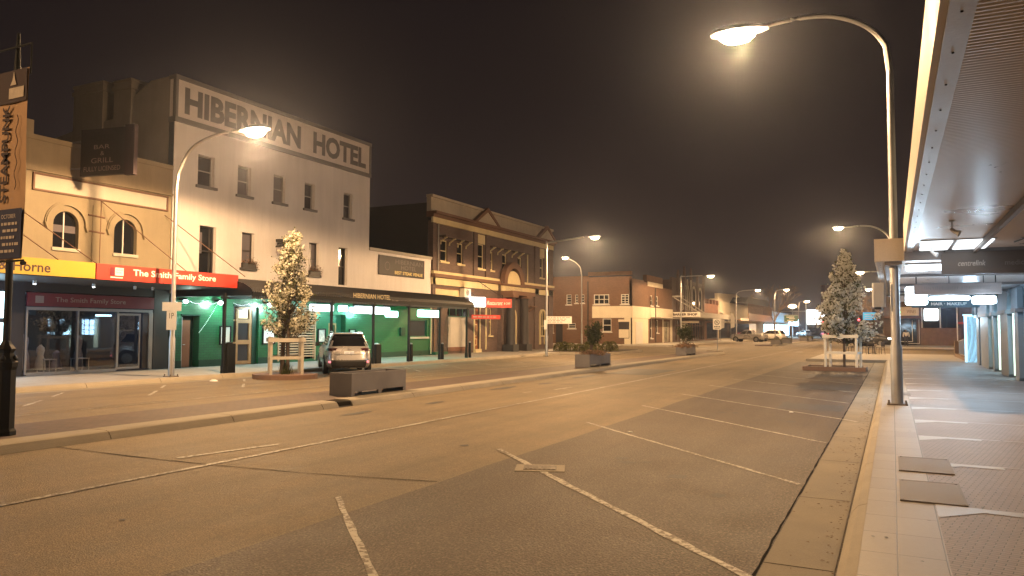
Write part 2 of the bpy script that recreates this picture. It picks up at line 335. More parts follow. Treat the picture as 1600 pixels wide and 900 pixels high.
# darker resurfaced strip of the parking bays, its edge slightly uneven
g=MB(); ys=[-14+i*1.5 for i in range(39)]; random.seed(3)
L_=[(-4.52+random.uniform(-.03,.03),y,.004) for y in ys]
for a,b in zip(L_[:-1],L_[1:]): g.quad(a,(-.88,a[1],.004),(-.88,b[1],.004),b)
struct('parking_bay_surface',g,M['asphalt_dark'])
def blob(cx,cy,rx,ry,z,n=20,j=.12,seed=1):
    random.seed(seed); return [(cx+rx*math.cos(2*math.pi*i/n)*(1+random.uniform(-j,j)),cy+ry*math.sin(2*math.pi*i/n)*(1+random.uniform(-j,j)),z) for i in range(n)]
g=MB(); g.quad((-2.3,17.3,.008),(-1.0,17.2,.008),(-1.0,18.6,.008),(-2.3,18.7,.008)); g.quad((-9.9,27.5,.0055),(-8.1,27.5,.0055),(-8.1,31.5,.0055),(-9.9,31.6,.0055)); g.quad((-2.6,23.2,.008),(-1.1,23.2,.008),(-1.1,25.6,.008),(-2.6,25.5,.008))
g.quad((-2.9,30,.008),(-1.2,30,.008),(-1.2,31.6,.008),(-2.9,31.6,.008)); struct('road_patch',g,M['asphalt_patch'])
def ribbon(g, pts, w, z, j=.0):
    P=[Vector((p[0],p[1],0)) for p in pts]; Q=[]
    seg=[]
    for a,b in zip(P[:-1],P[1:]):
        n=max(1,int((b-a).length/.25)); seg+= [a.lerp(b,i/n) for i in range(n)]
    seg.append(P[-1])
    for i,p in enumerate(seg):
        d=(seg[min(i+1,len(seg)-1)]-seg[max(i-1,0)]).normalized(); n=Vector((-d.y,d.x,0)); k=1+random.uniform(-j,j)
        Q.append((p+n*w/2*k,p-n*w/2*(1+random.uniform(-j,j))))
    for a,b in zip(Q[:-1],Q[1:]): g.quad((a[0].x,a[0].y,z),(a[1].x,a[1].y,z),(b[1].x,b[1].y,z),(b[0].x,b[0].y,z))
g=MB(); ribbon(g,[(-10.6,6.75),(-9,6.72),(-7.6,6.77),(-6.2,6.9),(-4.55,7.2)],.018,.006,.8); ribbon(g,[(-10.4,21.6),(-8.3,21.7),(-6.4,21.9),(-4.5,22.0)],.025,.006,.6)
ribbon(g,[(-10.3,36.3),(-4.6,36.8)],.03,.006,.5); ribbon(g,[(-.9,-12),(-.89,50)],.018,.007,.9)
for k in range(18): yy=3.4+k*2.45; g.quad((-.88,yy,.0045),(-.41,yy,.0045),(-.41,yy+.012,.0045),(-.88,yy+.012,.0045))
struct('road_joints',g,M['tar']); g=MB()
random.seed(77)
for i in range(34):
    k=random.randint(0,6); x=random.uniform(-3.6,-1.4); y=5.45+3.46*k+(-.8-x)+1.7+random.gauss(0,.35); r_=random.uniform(.03,.13); g.add(blob(x,y,r_,r_*random.uniform(.7,1.6),.0062+i*.00002,20,.35,i),[tuple(range(20))])
for s,(x,y,rx,ry) in enumerate(((-10.0,19.4,.16,.7),(-9.7,21.6,.13,.5),(-9.6,12.2,.12,.5),(-9.4,14.8,.1,.35),(-9.9,25.5,.2,1.2),(-6.1,4.5,.03,.03),(-5.6,9.6,.06,.08))): g.add(blob(x,y,rx,ry,.0065,seed=s,j=.3),[tuple(range(20))])
struct('road_stains',g,M['asphalt_patch'])
# painted lines
random.seed(5); g=MB()
ribbon(g,[(-7.6,-20),(-7.6,90)],.085,.008,.18); ribbon(g,[(-8.32,6.9),(-8.2,7.6),(-8.04,8.42)],.09,.008,.35)
ribbon(g,[(-8.5,19.6),(-8.42,20.6)],.08,.008,.4); ribbon(g,[(-8.8,18.2),(-8.75,18.6)],.06,.008,.5)
for k in range(-3,9):
    y0=5.45+3.46*k
    if k==8: continue
    a=(-5.02,y0+4.1); b=(-.95 if k%3 else -.62,y0+.03+(0 if k%3 else -.33))
    if k==99: ribbon(g,[a,(-4.12,a[1]-.9)],.06,.008,.3); ribbon(g,[(-3.62,a[1]-1.4),b],.06,.008,.3)
    else: ribbon(g,[a,b],.085 if k==0 else .062,.008,.3)
for k in range(-3,12):
    y=15.36+3.05*(k-1)
    if k in(3,4): continue
    ribbon(g,[(-16.6,y-2.5),(-17.6,y-1.5)],.08,.008,.3); ribbon(g,[(-18.3,y-.8),(-19.15,y)],.08,.008,.3)
ribbon(g,[(-14.9,-10),(-14.9,64)],.05,.008,.6)
for y in (66,67.2,68.4): ribbon(g,[(-18.5,y),(-14.5,y)],.12,.008,.3)
for x in (-6.5,-3.2): ribbon(g,[(x,62),(x,63.4)],.5,.008,.2)
struct('road_markings',g,M['line_paint'])
random.seed(11); g=MB()
for i in range(46):
    x=random.uniform(-7.3,-4.7); y=random.uniform(4.3,6.4); l=random.uniform(.02,.07)
    if random.random()<.55: g.quad((x,y,.007),(x+l,y-.01,.007),(x+l*.9,y+.012,.007),(x+.01,y+.012,.007))
struct('worn_paint_flecks',g,M['concrete_gutter'])

def kerb(g, x0, x1, y0, y1, z, side):      # straight kerb with a rounded road-side edge; side=+1: road lies towards +X
    s=side; f=x1 if s>0 else x0
    prof=[(f,0),(f-s*.03,z*.45),(f-s*.075,z*.85),(f-s*.14,z),((x0 if s>0 else x1),z+.002),((x0 if s>0 else x1),0)]
    y=y0
    while y<y1-.01:
        e=min(y+2.4,y1); a=y+.008; b=e-.008
        n=len(prof); g.add([(p[0],a,p[1]) for p in prof]+[(p[0],b,p[1]) for p in prof],[tuple(range(n)),tuple(range(2*n-1,n-1,-1))]+[(i,(i+1)%n,n+(i+1)%n,n+i) for i in range(n)]); y=e
# median: kerb on the near side, red brick strip, flush far edge
g=MB(); kerb(g,-11.12,-10.62,-14,12.9,.13,1); kerb(g,-11.12,-10.62,13.35,55,.13,1); g.box((-11.1,-14,-.01),(-10.68,55,.075))
g.tube([(-10.87,54.9,.05),(-11.1,56.2,.05),(-11.6,56.9,.05),(-12.4,57.0,.05)],.13,8); g.box((-11.1,12.9,.01),(-10.8,13.35,.10))
kerb(g,-11.4,-11.0,84,140,.13,1)
struct('median_kerb',g,M['concrete_kerb'])
g=MB(); g.prism([(-11.12,-14),(-11.12,55),(-11.5,56.6),(-12.3,56.7),(-12.75,55),(-12.75,-14)],-.01,.118); g.box((-13.2,84,-.01),(-11.4,140,.118)); struct('median',g,M['paver_red'])
g=MB(); g.box((-11.06,12.92,.02),(-10.66,13.33,.105)); g.box((-11.0,12.95,.105),(-10.7,13.3,.108)); tag(g.build('drain_grate',M['tar']),'dark rusty drain gap in the median kerb beside the empty planter','drain')
# right side: gutter, kerb, footpath
g=MB(); g.prism([(-.9,-14),(-.42,-14),(-.42,44.3),(-.9,44.3)],-.01,.003); g.quad((-.42,-14,.003),(-.40,-14,0),(-.40,44.3,0),(-.42,44.3,.003)); struct('gutter',g,M['concrete_gutter'])
g=MB(); kerb(g,-.385,-.235,-14,44.4,.139,-1); g.box((-4.3,44.4,-.01),(-.235,44.55,.14)); kerb(g,-4.3,-4.15,44.55,57,.139,-1); g.box((-4.15,56.9,-.01),(3.9,57.05,.14)); struct('kerb',g,M['concrete_kerb'])
g=MB(); g.quad((-.235,-14,.14),(.31,-14,.14),(.31,44.4,.14),(-.235,44.4,.14)); struct('footpath_edge_tiles',g,M['granite_tile'])
g=MB(); g.quad((.31,-14,.14),(8,-14,.14),(8,44.4,.14),(.31,44.4,.14)); struct('footpath',g,M['paver_brick'])
g=MB(); g.quad((-4.15,44.55,.138),(8,44.55,.138),(8,56.9,.138),(-4.15,56.9,.138)); g.box((-1.5,80.8,-.01),(30,92,.14)); struct('footpath_corner',g,M['concrete_pale'])
random.seed(2); g=MB()
for y in (5.1,7.75,10.25,12.75,15.0,17.5,20,22.6,25.3,28,31,34,37,40,43):
    k=1
    g.quad((.312,y-.42,.144),(.312,y+.12,.144),(.62,y+.09,.144),(.80,y+.05,.144)); g.quad((.751,y+.078,.1442),(4,y-.02,.1442),(4,y-.16,.1442),(.951,y+.04,.1442))
    g.quad((.35,y+.12,.1444),(1.1,y+.03,.1444),(1.1,y-.12,.1444),(.35,y-.05,.1444))
struct('footpath_bands',g,M['pale_granite'])
for y0,y1,t_ in ((7.9,8.92,'nearest large'),(9.55,10.55,'second')):
    t=thing('access_cover',f'{t_} square brown service cover in the footpath tiles','cover',(.3,(y0+y1)/2,.14),'square service covers in the footpath')
    g=MB(); g.bbox((.05,y0,.145),(.55,y1,.152),.03); g.build('lid',M['cast_iron_cover'],t)
    g=MB(); 
    for a,b in (((.03,y0-.02,.14),(.05,y1+.02,.1535)),((.55,y0-.02,.14),(.57,y1+.02,.1535)),((.05,y0-.02,.14),(.55,y0,.1535)),((.05,y1,.14),(.55,y1+.02,.1535))): g.box(a,b)
    g.build('frame',M['cast_iron_cover'],t)
tag(MB().box((-.02,20.7,.14),(.36,21.5,.148)).build('access_cover',M['cast_iron_cover']),'small service cover just beyond the near lamp post','cover')
t=thing('road_drain_cover','pale square drain cover breaking a parking bay line','drain cover',(-3.87,8.47,0))
fr=Fr((-3.87,8.47,0),(.924,.38,0),(-.38,.924,0),(0,0,1)); g=MB(fr); g.box((-.30,-.22,.0),(.30,.22,.012)); g.build('frame',M['concrete_kerb'],t)
g=MB(fr); g.box((-.2,-.14,.012),(.2,.14,.017))
for i in range(7): g.box((-.18+i*.055,-.12,.017),(-.15+i*.055,.12,.022))
g.build('lid',M['cast_iron_cover'],t)
random.seed(31); g=MB()
for i in range(110):
    x=random.uniform(-.2,2.6); y=random.uniform(4.2,24); g.add(blob(x,y,random.uniform(.008,.022),random.uniform(.008,.02),.1455,7,.3,i),[tuple(range(7))])
struct('footpath_gum_spots',g,M['asphalt_patch'])
random.seed(41); g=MB()
for i in range(420):
    x=-.42-abs(random.gauss(0,.10)) if random.random()<.75 else random.uniform(-.9,-.4); y=random.uniform(4,30); q=random.uniform(0,3.14); s=random.uniform(.008,.024); z=.006+random.uniform(0,.008)
    g.quad((x-s*math.cos(q),y-s*math.sin(q),z),(x+s*.5*math.sin(q),y-s*.5*math.cos(q),z+.004),(x+s*math.cos(q),y+s*math.sin(q),z),(x-s*.5*math.sin(q),y+s*.5*math.cos(q),z+.003))
tag(g.build('leaf_litter',M['leaf_litter'],recalc=False),kind='stuff')
# left side kerb, footpath, gutter, garden corner and side street
g=MB(); kerb(g,-20.3,-20.1,-20,56,.139,1); kerb(g,-20.3,-20.1,77,170,.139,1); struct('kerb_far_side',g,M['concrete_kerb'])
g=MB(); g.quad((-19.6,-20,.003),(-20.1,-20,.003),(-20.1,56,.003),(-19.6,56,.003)); struct('gutter_far_side',g,M['concrete_gutter'])
g=MB(); g.quad((-20.3,-20,.14),(-26,-20,.14),(-26,56,.14),(-20.3,56,.14)); struct('footpath_far_side',g,M['paver_left'])
g=MB(); g.box((-60,73.8,-.01),(-25.0,77,.14)); g.box((-25.0,75,-.01),(-20.3,170,.14)); struct('footpath_beyond_side_street',g,M['concrete_pale'])
random.seed(9)
for i,(x,y,z) in enumerate(((-3.9,12.1,.01),(-1.9,16.6,.01))):
    tag(MB().add(blob(x,y,.05,.04,z,8)+blob(x,y,.04,.03,z+.012,8),[tuple(range(8,16))]+[(k,(k+1)%8,8+(k+1)%8,8+k) for k in range(8)]).build('litter',M['paper_white']),('small white scrap of litter in the second nearest wide parking bay','tiny white scrap of litter farther up the parking bays')[i],'litter')
g=MB(); g.add(blob(-19.2,17.2,.16,.1,.01,9)+blob(-19.2,17.2,.07,.05,.06,9),[tuple(range(9,18))]+[(k,(k+1)%9,9+(k+1)%9,9+k) for k in range(9)]); tag(g.build('paper_bag',M['paper_white']),'crumpled pale paper lying near the far kerb','litter')

# ------------------------------------------------------------------ street lamps
def spot(parent, loc, power, col=(1,.605,.285), size=176, blend=.12, rad=.16, name='lamp_light'):
    d=bpy.data.lights.new(name,'SPOT'); d.energy=power; d.color=col; d.spot_size=R(size); d.spot_blend=blend; d.shadow_soft_size=rad
    d.use_nodes=True; t=d.node_tree; e=t.nodes['Emission']; c=t.nodes.new('ShaderNodeTexCoord'); s=t.nodes.new('ShaderNodeSeparateXYZ')   # batwing spread of a road luminaire
    t.links.new(c.outputs['Normal'],s.inputs[0]); z=math_(t,'POWER',math_(t,'ABSOLUTE',s.outputs['Z']),3.0); t.links.new(math_(t,'MULTIPLY_ADD',z,-.88,1.24),e.inputs['Strength'])
    o=bpy.data.objects.new(name,d); COL.objects.link(o); o.parent=parent; o.location=Vector(loc)-ORG[parent.name]; return o
def point(loc, power, col, rad=.1, parent=None, name='lamp_light'):
    d=bpy.data.lights.new(name,'POINT'); d.energy=power; d.color=col; d.shadow_soft_size=rad
    o=bpy.data.objects.new(name,d); COL.objects.link(o)
    if parent: o.parent=parent; o.location=Vector(loc)-ORG[parent.name]
    else: o.location=loc
    return o
def street_lamp(label, base, pts, head, power, r0=.11, r1=.045, dirx=-1, dy=0, glow='lamp_glow', m='galv', s=1.0, spotsize=176, col=(1,.605,.285), joint=True):
    X,Y,Z=base; t=thing('street_lamp',label,'street lamp',base,'street lamps along the street')
    q=[Vector((a,b)) for a,b in pts]; sm=[q[0]]
    for i in range(len(q)-1):      # round the bends of the arm
        p0=q[max(i-1,0)]; p1=q[i]; p2=q[i+1]; p3=q[min(i+2,len(q)-1)]
        for k in range(1,6): u=k/5; sm.append(.5*((2*p1)+(p2-p0)*u+(2*p0-5*p1+4*p2-p3)*u*u+(3*p1-p0-3*p2+p3)*u**3) if i else p1.lerp(p2,u))
    P=[(X,Y,Z)]+[(X+a.x,Y+dy*abs(a.x),a.y) for a in sm]; n=len(P)
    g=MB(); g.tube([P[0],(X,Y,Z+1.2),(X,Y,Z+1.3),P[1]],[r0,r0,r0*.8,r0*.62],12); g.build('pole',M[m],t,smooth=True)
    g=MB(); g.tube(P[1:],[r0*.62-(r0*.62-r1)*i/(n-2) for i in range(n-1)],8); g.build('arm',M[m],t,smooth=True)
    g=MB(); g.box((X-r0*1.7,Y-r0*1.7,Z),(X+r0*1.7,Y+r0*1.7,Z+.03))
    if joint:
        for a in(-1,1):
            for b in(-1,1): g.lathe([(.02,0),(.02,.05)],(X+a*r0*1.4,Y+b*r0*1.4,Z+.03),6)
    g.build('base_plate',M['cast_iron_cover'],t)
    hx,hy,hz=head; g=MB()
    sec=[(-.42,.05,.03),(-.30,.13,.07),(0,.19,.11),(.26,.15,.09),(.36,.06,.04)]
    vs=[];fs=[]
    for (a,wd_,h_) in sec:
        for k in range(10):
            q=math.pi*k/9; vs.append((hx+a*s*dirx,hy+wd_*s*math.cos(q),hz+h_*s*math.sin(q)))
    for i in range(4):
        for k in range(9): fs.append((i*10+k,i*10+k+1,i*10+11+k,i*10+10+k))
        fs.append((i*10,i*10+10,i*10+19,i*10+9))
    g.add(vs,fs); h=g.build('luminaire',M['silver_paint'],t,smooth=True)
    g=MB(); vs=[];fs=[]
    for j,(rr,dz) in enumerate(((1,0),(.92,-.06),(.7,-.11),(.35,-.135))):
        for k in range(14):
            q=2*math.pi*k/14; vs.append((hx+.26*s*rr*math.cos(q),hy+.165*s*rr*math.sin(q),hz-.004+dz*s))
    for i in range(3):
        for k in range(14): fs.append((i*14+k,i*14+(k+1)%14,i*14+14+(k+1)%14,i*14+14+k))
    fs.append(tuple(range(42,56))); g.add(vs,fs); g.build('lens',M[glow],h,smooth=True)
    if power:
        spot(t,(hx,hy,hz-.18*s),power,col,spotsize)
        if power>3000: point((hx,hy,hz-.2*s),power*.18,col,.15,t,'lamp_halo_light')  # weaker point light added for an all-round halo in the air
    return t
WARM=(1,.62,.30)
PA=[(-.0,7.3),(-.06,7.85),(-.43,8.36),(-1.07,8.70),(-1.8,8.80),(-2.8,8.74)]
PW=5700
street_lamp('tall galvanised street lamp on the near footpath with its arm over the parking bays',(.06,18.0,.14),PA,(-3.14,18.0,8.70),PW,r0=.115,s=1.7)
# the same row continues behind the camera; its lamp lights the road in front of it
street_lamp('street lamp standing on the footpath behind the camera',(.06,-19,.14),PA,(-3.14,-19,8.70),PW,r0=.115)
PB=[(p[0],p[1]) for p in PA]
l2=street_lamp('street lamp behind the near lamp post, arm over the pale blossom tree',(.0,56.2,.14),PB,(-3.2,56.2,8.75),PW*1.0,r0=.11,s=1.1)
street_lamp('distant lamp at the upper right edge of the pale blossom tree',(0.0,70,0),[(0,5.6),(-.3,6.3),(-1,6.6),(-2,6.62)],(-2.4,70,6.6),4400,r0=.09,glow='lamp_glow_far',s=1.3)
for i,(x,y,z,pw) in enumerate(((-2.6,105,6.9,1500),(-2.2,120,7.3,0),(-2.1,150,6.6,1200))):
    street_lamp(('middle one of the far lamps shining through the bare orange tree','dimmer far lamp close beside another in the bare orange tree','lowest far lamp right of the bare orange tree')[i],(.4,y,.14),[(0,z-1.2),(-.4,z-.3),(-1.3,z),(-2,z)],(x,y,z),pw*2.6,r0=.08,glow='lamp_glow_far',s=1.4)
PL=[(0,6.15),(.06,6.6),(.66,7.38),(1.75,7.70),(2.8,7.72)]
l1=street_lamp('street lamp on the far footpath in front of the white hotel wall',(-20.42,16.6,.14),PL,(-17.05,16.6,7.66),PW*1.15,r0=.095,dirx=1,m='galv',s=1.5)
street_lamp('street lamp on the far footpath outside the frame to the left',(-20.42,-3.5,.14),PL,(-17.05,-3.5,7.66),PW*.8,r0=.095,dirx=1)
street_lamp('cream street lamp beside the garden bed at the brick office corner',(-18.6,41.6,.06),[(0,5.4),(0,6.9),(.1,6.92),(1.4,7.05),(2.4,7.15)],(-15.5,41.6,7.12),PW*1.15,r0=.085,dirx=1,s=1.0,glow='lamp_glow_far')
street_lamp('side street lamp in front of the long brown brick building',(-26.4,67.2,.0),[(0,6.8),(-.1,7.5),(-.6,8.1),(-1.4,8.5)],(-1.7-26.4,67.2,8.6),PW*1.0,r0=.09,s=1.1,glow='lamp_glow_far')
street_lamp('street lamp with a long arm in front of the barber shop',(-21.0,83.6,.14),[(0,6.6),(0,7.6),(.4,7.62),(2.4,7.66)],(-17.7,83.6,7.6),PW*1.0,r0=.1,dirx=1,s=1.3,glow='lamp_glow_far')
street_lamp('far lamp beside the balcony building above the parked pickup',(-21.2,118,.14),[(0,6.2),(.1,7.2),(.8,7.6),(2.6,7.75)],(-18.0,118,7.7),PW*.9,r0=.09,dirx=1,s=1.4,glow='lamp_glow_far')
for i,(x,y,z,pw) in enumerate(((-13.2,112,7.4,1700),(-14.0,150,7.1,1500))):
    street_lamp(('small distant lamp above the bare tree','small distant lamp just left of the pale blossom tree')[i],(x-1.6,y,0),[(0,z-1.0),(.2,z-.2),(1.0,z)],(x,y,z),pw*2.6,r0=.08,dirx=1,glow='lamp_glow_far',s=1.3)
# small plate and sign on lamp posts
t=thing('parking_sign','T shaped pale parking sign fixed to the lamp post before the hotel','sign',(-20.3,16.47,2.1))
fr=Fr((-20.42,16.6,0),(.84,.54,0),(0,0,1),(.54,-.84,0))
MB(fr).box((-.29,2.22,.1),(.29,2.5,.115)).build('top_plate',M['silver_paint'],t); MB(fr).box((-.15,1.62,.1),(.15,2.216,.115)).build('lower_plate',M['silver_paint'],t)
text('1P',fr,(-.07,1.98,.07,2.16),.117,M['letter_black'],t)
t=thing('lamp_post_box','grey electrical box clamped to the near lamp post at head height','box',(-.15,18,2.4))
MB().bbox((-.38,17.9,2.2),(-.12,18.06,2.72),.03).build('casing',M['silver_paint'],t); MB().box((-.34,17.93,2.15),(-.2,18.03,2.2)).build('foot',M['black_paint'],t)
t=thing('street_direction_sign','white multi line direction sign on the cream lamp post','sign',(-18.5,41.5,2.1))
fr=Fr((-18.6,41.5,0),(.9,.43,0),(0,0,1),(.43,-.9,0))
MB(fr).box((0.02,2.02,.06),(1.55,2.46,.08)).build('panel',M['letter_white'],t); MB(fr).box((-.12,1.68,.06),(.06,2.24,.085)).build('side_plate',M['letter_white'],t)
g=MB(fr); random.seed(4)
for j,v in enumerate((2.37,2.28,2.19,2.10)):
    u=.1
    while u<1.25-.12*j:
        l=random.uniform(.08,.26); g.box((u,v,.081),(u+l,v+.035,.083)); u+=l+.06
g.build('print',M['letter_bronze'],t)
# ------------------------------------------------------------------ facade helpers
def window(fr, u0,v0,u1,v1, bld, fm='white_frame', gm='glass_dark', nu=1, nv=2, w=-.12, fw_=.05, sill=True, sm=None, lab=None, gl2=None, side=None):
    g=MB(fr); f=fw_
    g.box((u0,v0,w-.05),(u0+f,v1,w)); g.box((u1-f,v0,w-.05),(u1,v1,w)); g.box((u0+f,v0,w-.05),(u1-f,v0+f,w)); g.box((u0+f,v1-f,w-.05),(u1-f,v1,w))
    for i in range(1,nu): u=u0+(u1-u0)*i/nu; g.box((u-f*.4,v0+f,w-.045),(u+f*.4,v1-f,w-.004))
    for j in range(1,nv): v=v0+(v1-v0)*j/nv; g.box((u0+f,v-f*.4,w-.043),(u1-f,v+f*.4,w-.002))
    o=g.build('window',M[fm],bld,label=lab)
    g=MB(fr); g.box((u0+f*.5,v0+f*.5,w-.07),(u1-f*.5,v1-f*.5,w-.06)); g.build('pane',M[gm],o)
    if gl2:   # curtain or blind seen behind the glass: a lighter upper pane
        MB(fr).box((u0+f,v0+(v1-v0)*gl2,w-.059),(u1-f,v1-f,w-.052)).build('blind',M['glass_curtain'],o)
    if sill: MB(fr).box((u0-.10,v0-.11,-.10),(u1+.10,v0-.002,.11)).build('sill',M[sm or fm],o)
    return o
def solid(fr,u0,v0,u1,v1,w0,w1): return MB(fr).box((u0,v0,w0),(u1,v1,w1))
def poly_arch(u0,u1,v0,vs,n=12):     # outline: straight jambs to vs then a half circle
    c=(u0+u1)/2; r=(u1-u0)/2
    return [(u0,v0),(u1,v0)]+[(c+r*math.cos(math.pi*i/n),vs+r*math.sin(math.pi*i/n)) for i in range(n+1)]
def spandrel(g,u0,u1,vs,vt,w0,w1,n=12):   # fills the corners of a square opening above a half circle
    c=(u0+u1)/2; r=(u1-u0)/2
    for i in range(n):
        a=math.pi*i/n; b=math.pi*(i+1)/n
        g.prism([(c+r*math.cos(a),vs+r*math.sin(a)),(c+r*math.cos(a),vt),(c+r*math.cos(b),vt),(c+r*math.cos(b),vs+r*math.sin(b))],w0,w1)
F=FL()
# ------------------------------------------------------------------ yellow two storey shop building
yb=thing('yellow_shop_building','two storey yellow rendered shop with a pair of arched windows','shop building',(-24.6,12.5,.14))
AW=[(11.05,11.93),(15.27,16.15),(17.45,18.36)]
holes=[(a,4.33,b,5.12+(b-a)/2) for a,b in AW]
g=MB(F); g.wall(3,3.7,19.8,6.72,holes,0,.25,top=False)
for a,b in AW: spandrel(g,a,b,5.12,5.12+(b-a)/2,-.25,-.002)
for u in (13.35,16.72+.28,): pass
g.box((16.62,3.7,.0),(16.98,5.9,.035)); g.build('wall',M['yellow_render'],yb)
g=MB(F); g.box((3,6.72,-.3),(19.8,7.85,.02)); g.box((3,6.72,.02),(19.8,6.80,.09)); g.box((3,7.74,-.34),(19.8,7.9,.06)); g.box((13.4,7.9,-.3),(14.5,8.35,.05)); g.build('parapet',M['yellow_render_top'],yb)
g=MB(F); g.box((3,3.7,-9),(19.8,7.0,-.26)); g.build('roof',M['dark_roof'],yb)
g=MB(F); g.box((4,6.16,.0),(13.2,6.62,.03)); g.box((14.6,6.16,0),(19.55,6.62,.03)); g.build('name_band',M['cream_render'],yb)
g=MB(F)
for a,b in ((4,13.2),(14.6,19.55)):
    g.box((a-.06,6.62,0),(b+.06,6.68,.07)); g.box((a-.06,6.10,0),(b+.06,6.16,.07)); g.box((a-.06,6.16,0),(a,6.62,.06)); g.box((b,6.16,0),(b+.06,6.62,.06))
g.build('band_moulding',M['brown_trim'],yb)
for a,b in AW:
    c=(a+b)/2; r=(b-a)/2
    g=MB(F); g.ring(c,5.12,r+.19,r+.27,0,.09,n=18); g.ring(c,5.12,r+.27,r+.31,0,.05,n=18)
    for s in(-1,1): g.prism([(c+s*(r+.17),5.12),(c+s*(r+.33),5.12),(c+s*(r+.25),4.92)],0,.11)
    g.build('hood_mould',M['yellow_render'],yb)
    g=MB(F); g.prism(poly_arch(a,b,4.33,5.12),-.20,-.17); o=g.build('window',M['glass_dark'],yb)
    g=MB(F); g.box((c-.02,4.33,-.169),(c+.02,5.12+r-.02,-.14)); 
    g.build('glazing_bar',M['white_frame'],o)
    if a>15: MB(F).box((a+.02,4.86,-.169),(b-.02,5.1,-.16)).build('blind',M['glass_curtain'],o) if a<16 else None
    MB(F).box((a-.04,4.22,-.16),(b+.04,4.33,.06)).build('sill',M['cream_render'],o)
g=MB(F); g.tube([(16.9,6.1,.05),(16.9,3.7,.05)],.012,5); g.tube([(16.45,5.55,.04),(17.05,5.52,.04)],.03,5); g.tube([(16.45,5.0,.04),(17.05,4.97,.04)],.03,5); g.build('wall_conduit',M['brown_trim'],yb)
# ground floor of the yellow building: agency bay, shop front
g=MB(F); g.box((3,.14,-.4),(9,3.2,-.02)); g.box((13.98,.14,-.3),(14.45,3.2,.02)); g.box((19.15,.14,-.3),(19.8,3.2,.03)); g.box((9,2.9,-.3),(13.92,3.2,0)); g.box((9,.14,-.3),(13.98,.7,0)); g.box((14.45,2.83,-.3),(19.15,3.2,0)); g.build('shopfront_wall',M['board_dark'],yb)
g=MB(F); g.box((3,3.12,-.02),(19.95,3.2,3.36)); g.box((3,3.5,-.02),(19.95,3.6,3.36)); g.box((3,3.2,3.2),(19.95,3.5,3.36)); g.box((19.87,3.2,0),(19.95,3.5,3.2)); a=g.build('awning',M['dark_roof'],yb)
for u in (13.6,14.75,16.9,19.5): MB(F).tube([(u-1.5 if u<15 else u,5.95 if u!=16.9 else 6.1,.02),(u if u<15 else u+1.1,3.6,3.1)],.016,5).build('tie_rod',M['brown_trim'],a)
t=thing('yellow_fascia_sign','yellow shop sign board lettered & Horne on the awning edge','sign',(-21.2,11,3.15)); FA=FL(-21.22)
MB(FA).box((5,3.14,0),(14.46,3.61,.04)).build('board',M['yellow_sign'],t); text('& Horne',FA,(11.72,3.22,13.12,3.50),.043,M['letter_brown'],t,bold=.02)
text('Hooker',FA,(8.9,3.22,10.9,3.52),.043,M['letter_bronze'],t) if False else None
t=thing('red_fascia_sign','red charity shop sign board with white lettering on the awning edge','sign',(-21.2,17,3.15))
MB(FA).box((14.5,3.13,0),(19.97,3.6,.04)).build('board',M['red_sign'],t); text('The Smith Family Store',FA,(15.72,3.25,18.95,3.51),.043,M['letter_white'],t,bold=.018)
MB(FA).box((14.93,3.28,.04),(15.38,3.52,.05)).build('logo_panel',M['letter_white'],t)
MB(FA).box((14.93,3.28,.05),(15.09,3.52,.055)).build('logo_block',M['maroon_sign'],t); text('The Smith',FA,(15.12,3.43,15.36,3.48),.052,M['letter_black'],t); text('Family',FA,(15.12,3.34,15.3,3.40),.052,M['letter_black'],t)
MB(FA).box((14.95,3.20,.04),(15.36,3.235,.045)).build('logo_strip',M['letter_white'],t)
t=thing('shop_header_sign','dim maroon header board above the charity shop window','sign',(-24.55,17,2.4))
MB(F).box((14.5,2.37,.02),(19.12,2.80,.06)).build('board',M['maroon_sign'],t); text('The Smith Family Store',F,(15.4,2.47,17.95,2.68),.063,M['letter_bronze'],t,bold=.01); MB(F).box((14.75,2.47,.06),(15.02,2.70,.066)).build('logo_panel',M['letter_bronze'],t)
sf=thing('shopfront','aluminium framed glass shopfront of the charity shop with a sliding door','shopfront',(-24.6,16.8,.14))
g=MB(F)
for u in (14.5,16.2,17.66,18.95): g.box((u,.18,-.04),(u+.06,2.3,.03))
g.box((14.5,2.24,-.04),(19.1,2.34,.031)); g.box((14.56,.14,-.04),(17.66,.24,.03)); g.box((19.01,.14,-.04),(19.12,2.24,.03)); g.build('frame',M['alu_frame'],sf)
MB(F).box((14.56,.24,-.01),(16.2,2.24,0)).build('window_pane',M['glass_clear'],sf); MB(F).box((16.26,.24,-.01),(17.66,2.24,0)).build('window_pane',M['glass_clear'],sf)
g=MB(F); g.box((17.74,.2,-.06),(17.80,2.2,-.045)); g.box((18.6,.2,-.06),(18.66,2.2,-.045)); g.box((17.8,.2,-.06),(18.6,.28,-.045)); g.box((17.8,2.12,-.06),(18.6,2.2,-.045)); d=g.build('sliding_door',M['alu_frame'],sf); MB(F).box((17.8,.28,-.055),(18.6,2.12,-.05)).build('pane',M['glass_clear'],d)
MB(F).box((18.72,.2,-.03),(18.95,2.2,-.01)).build('side_panel',M['glass_grey'],sf)
g=MB(F); g.box((14.4,.14,-4.5),(19.2,.16,-.05)); g.quad((14.4,.14,-4.5),(19.2,.14,-4.5),(19.2,2.8,-4.5),(14.4,2.8,-4.5)); g.quad((14.4,.14,-4.5),(14.4,.14,-.05),(14.4,2.8,-.05),(14.4,2.8,-4.5)); g.quad((19.2,.14,-4.5),(19.2,.14,-.3),(19.2,2.8,-.3),(19.2,2.8,-4.5)); g.quad((14.4,2.79,-4.5),(19.2,2.79,-4.5),(19.2,2.79,-.05),(14.4,2.79,-.05))
g.build('shop_interior',M['fabric_dark'],sf)
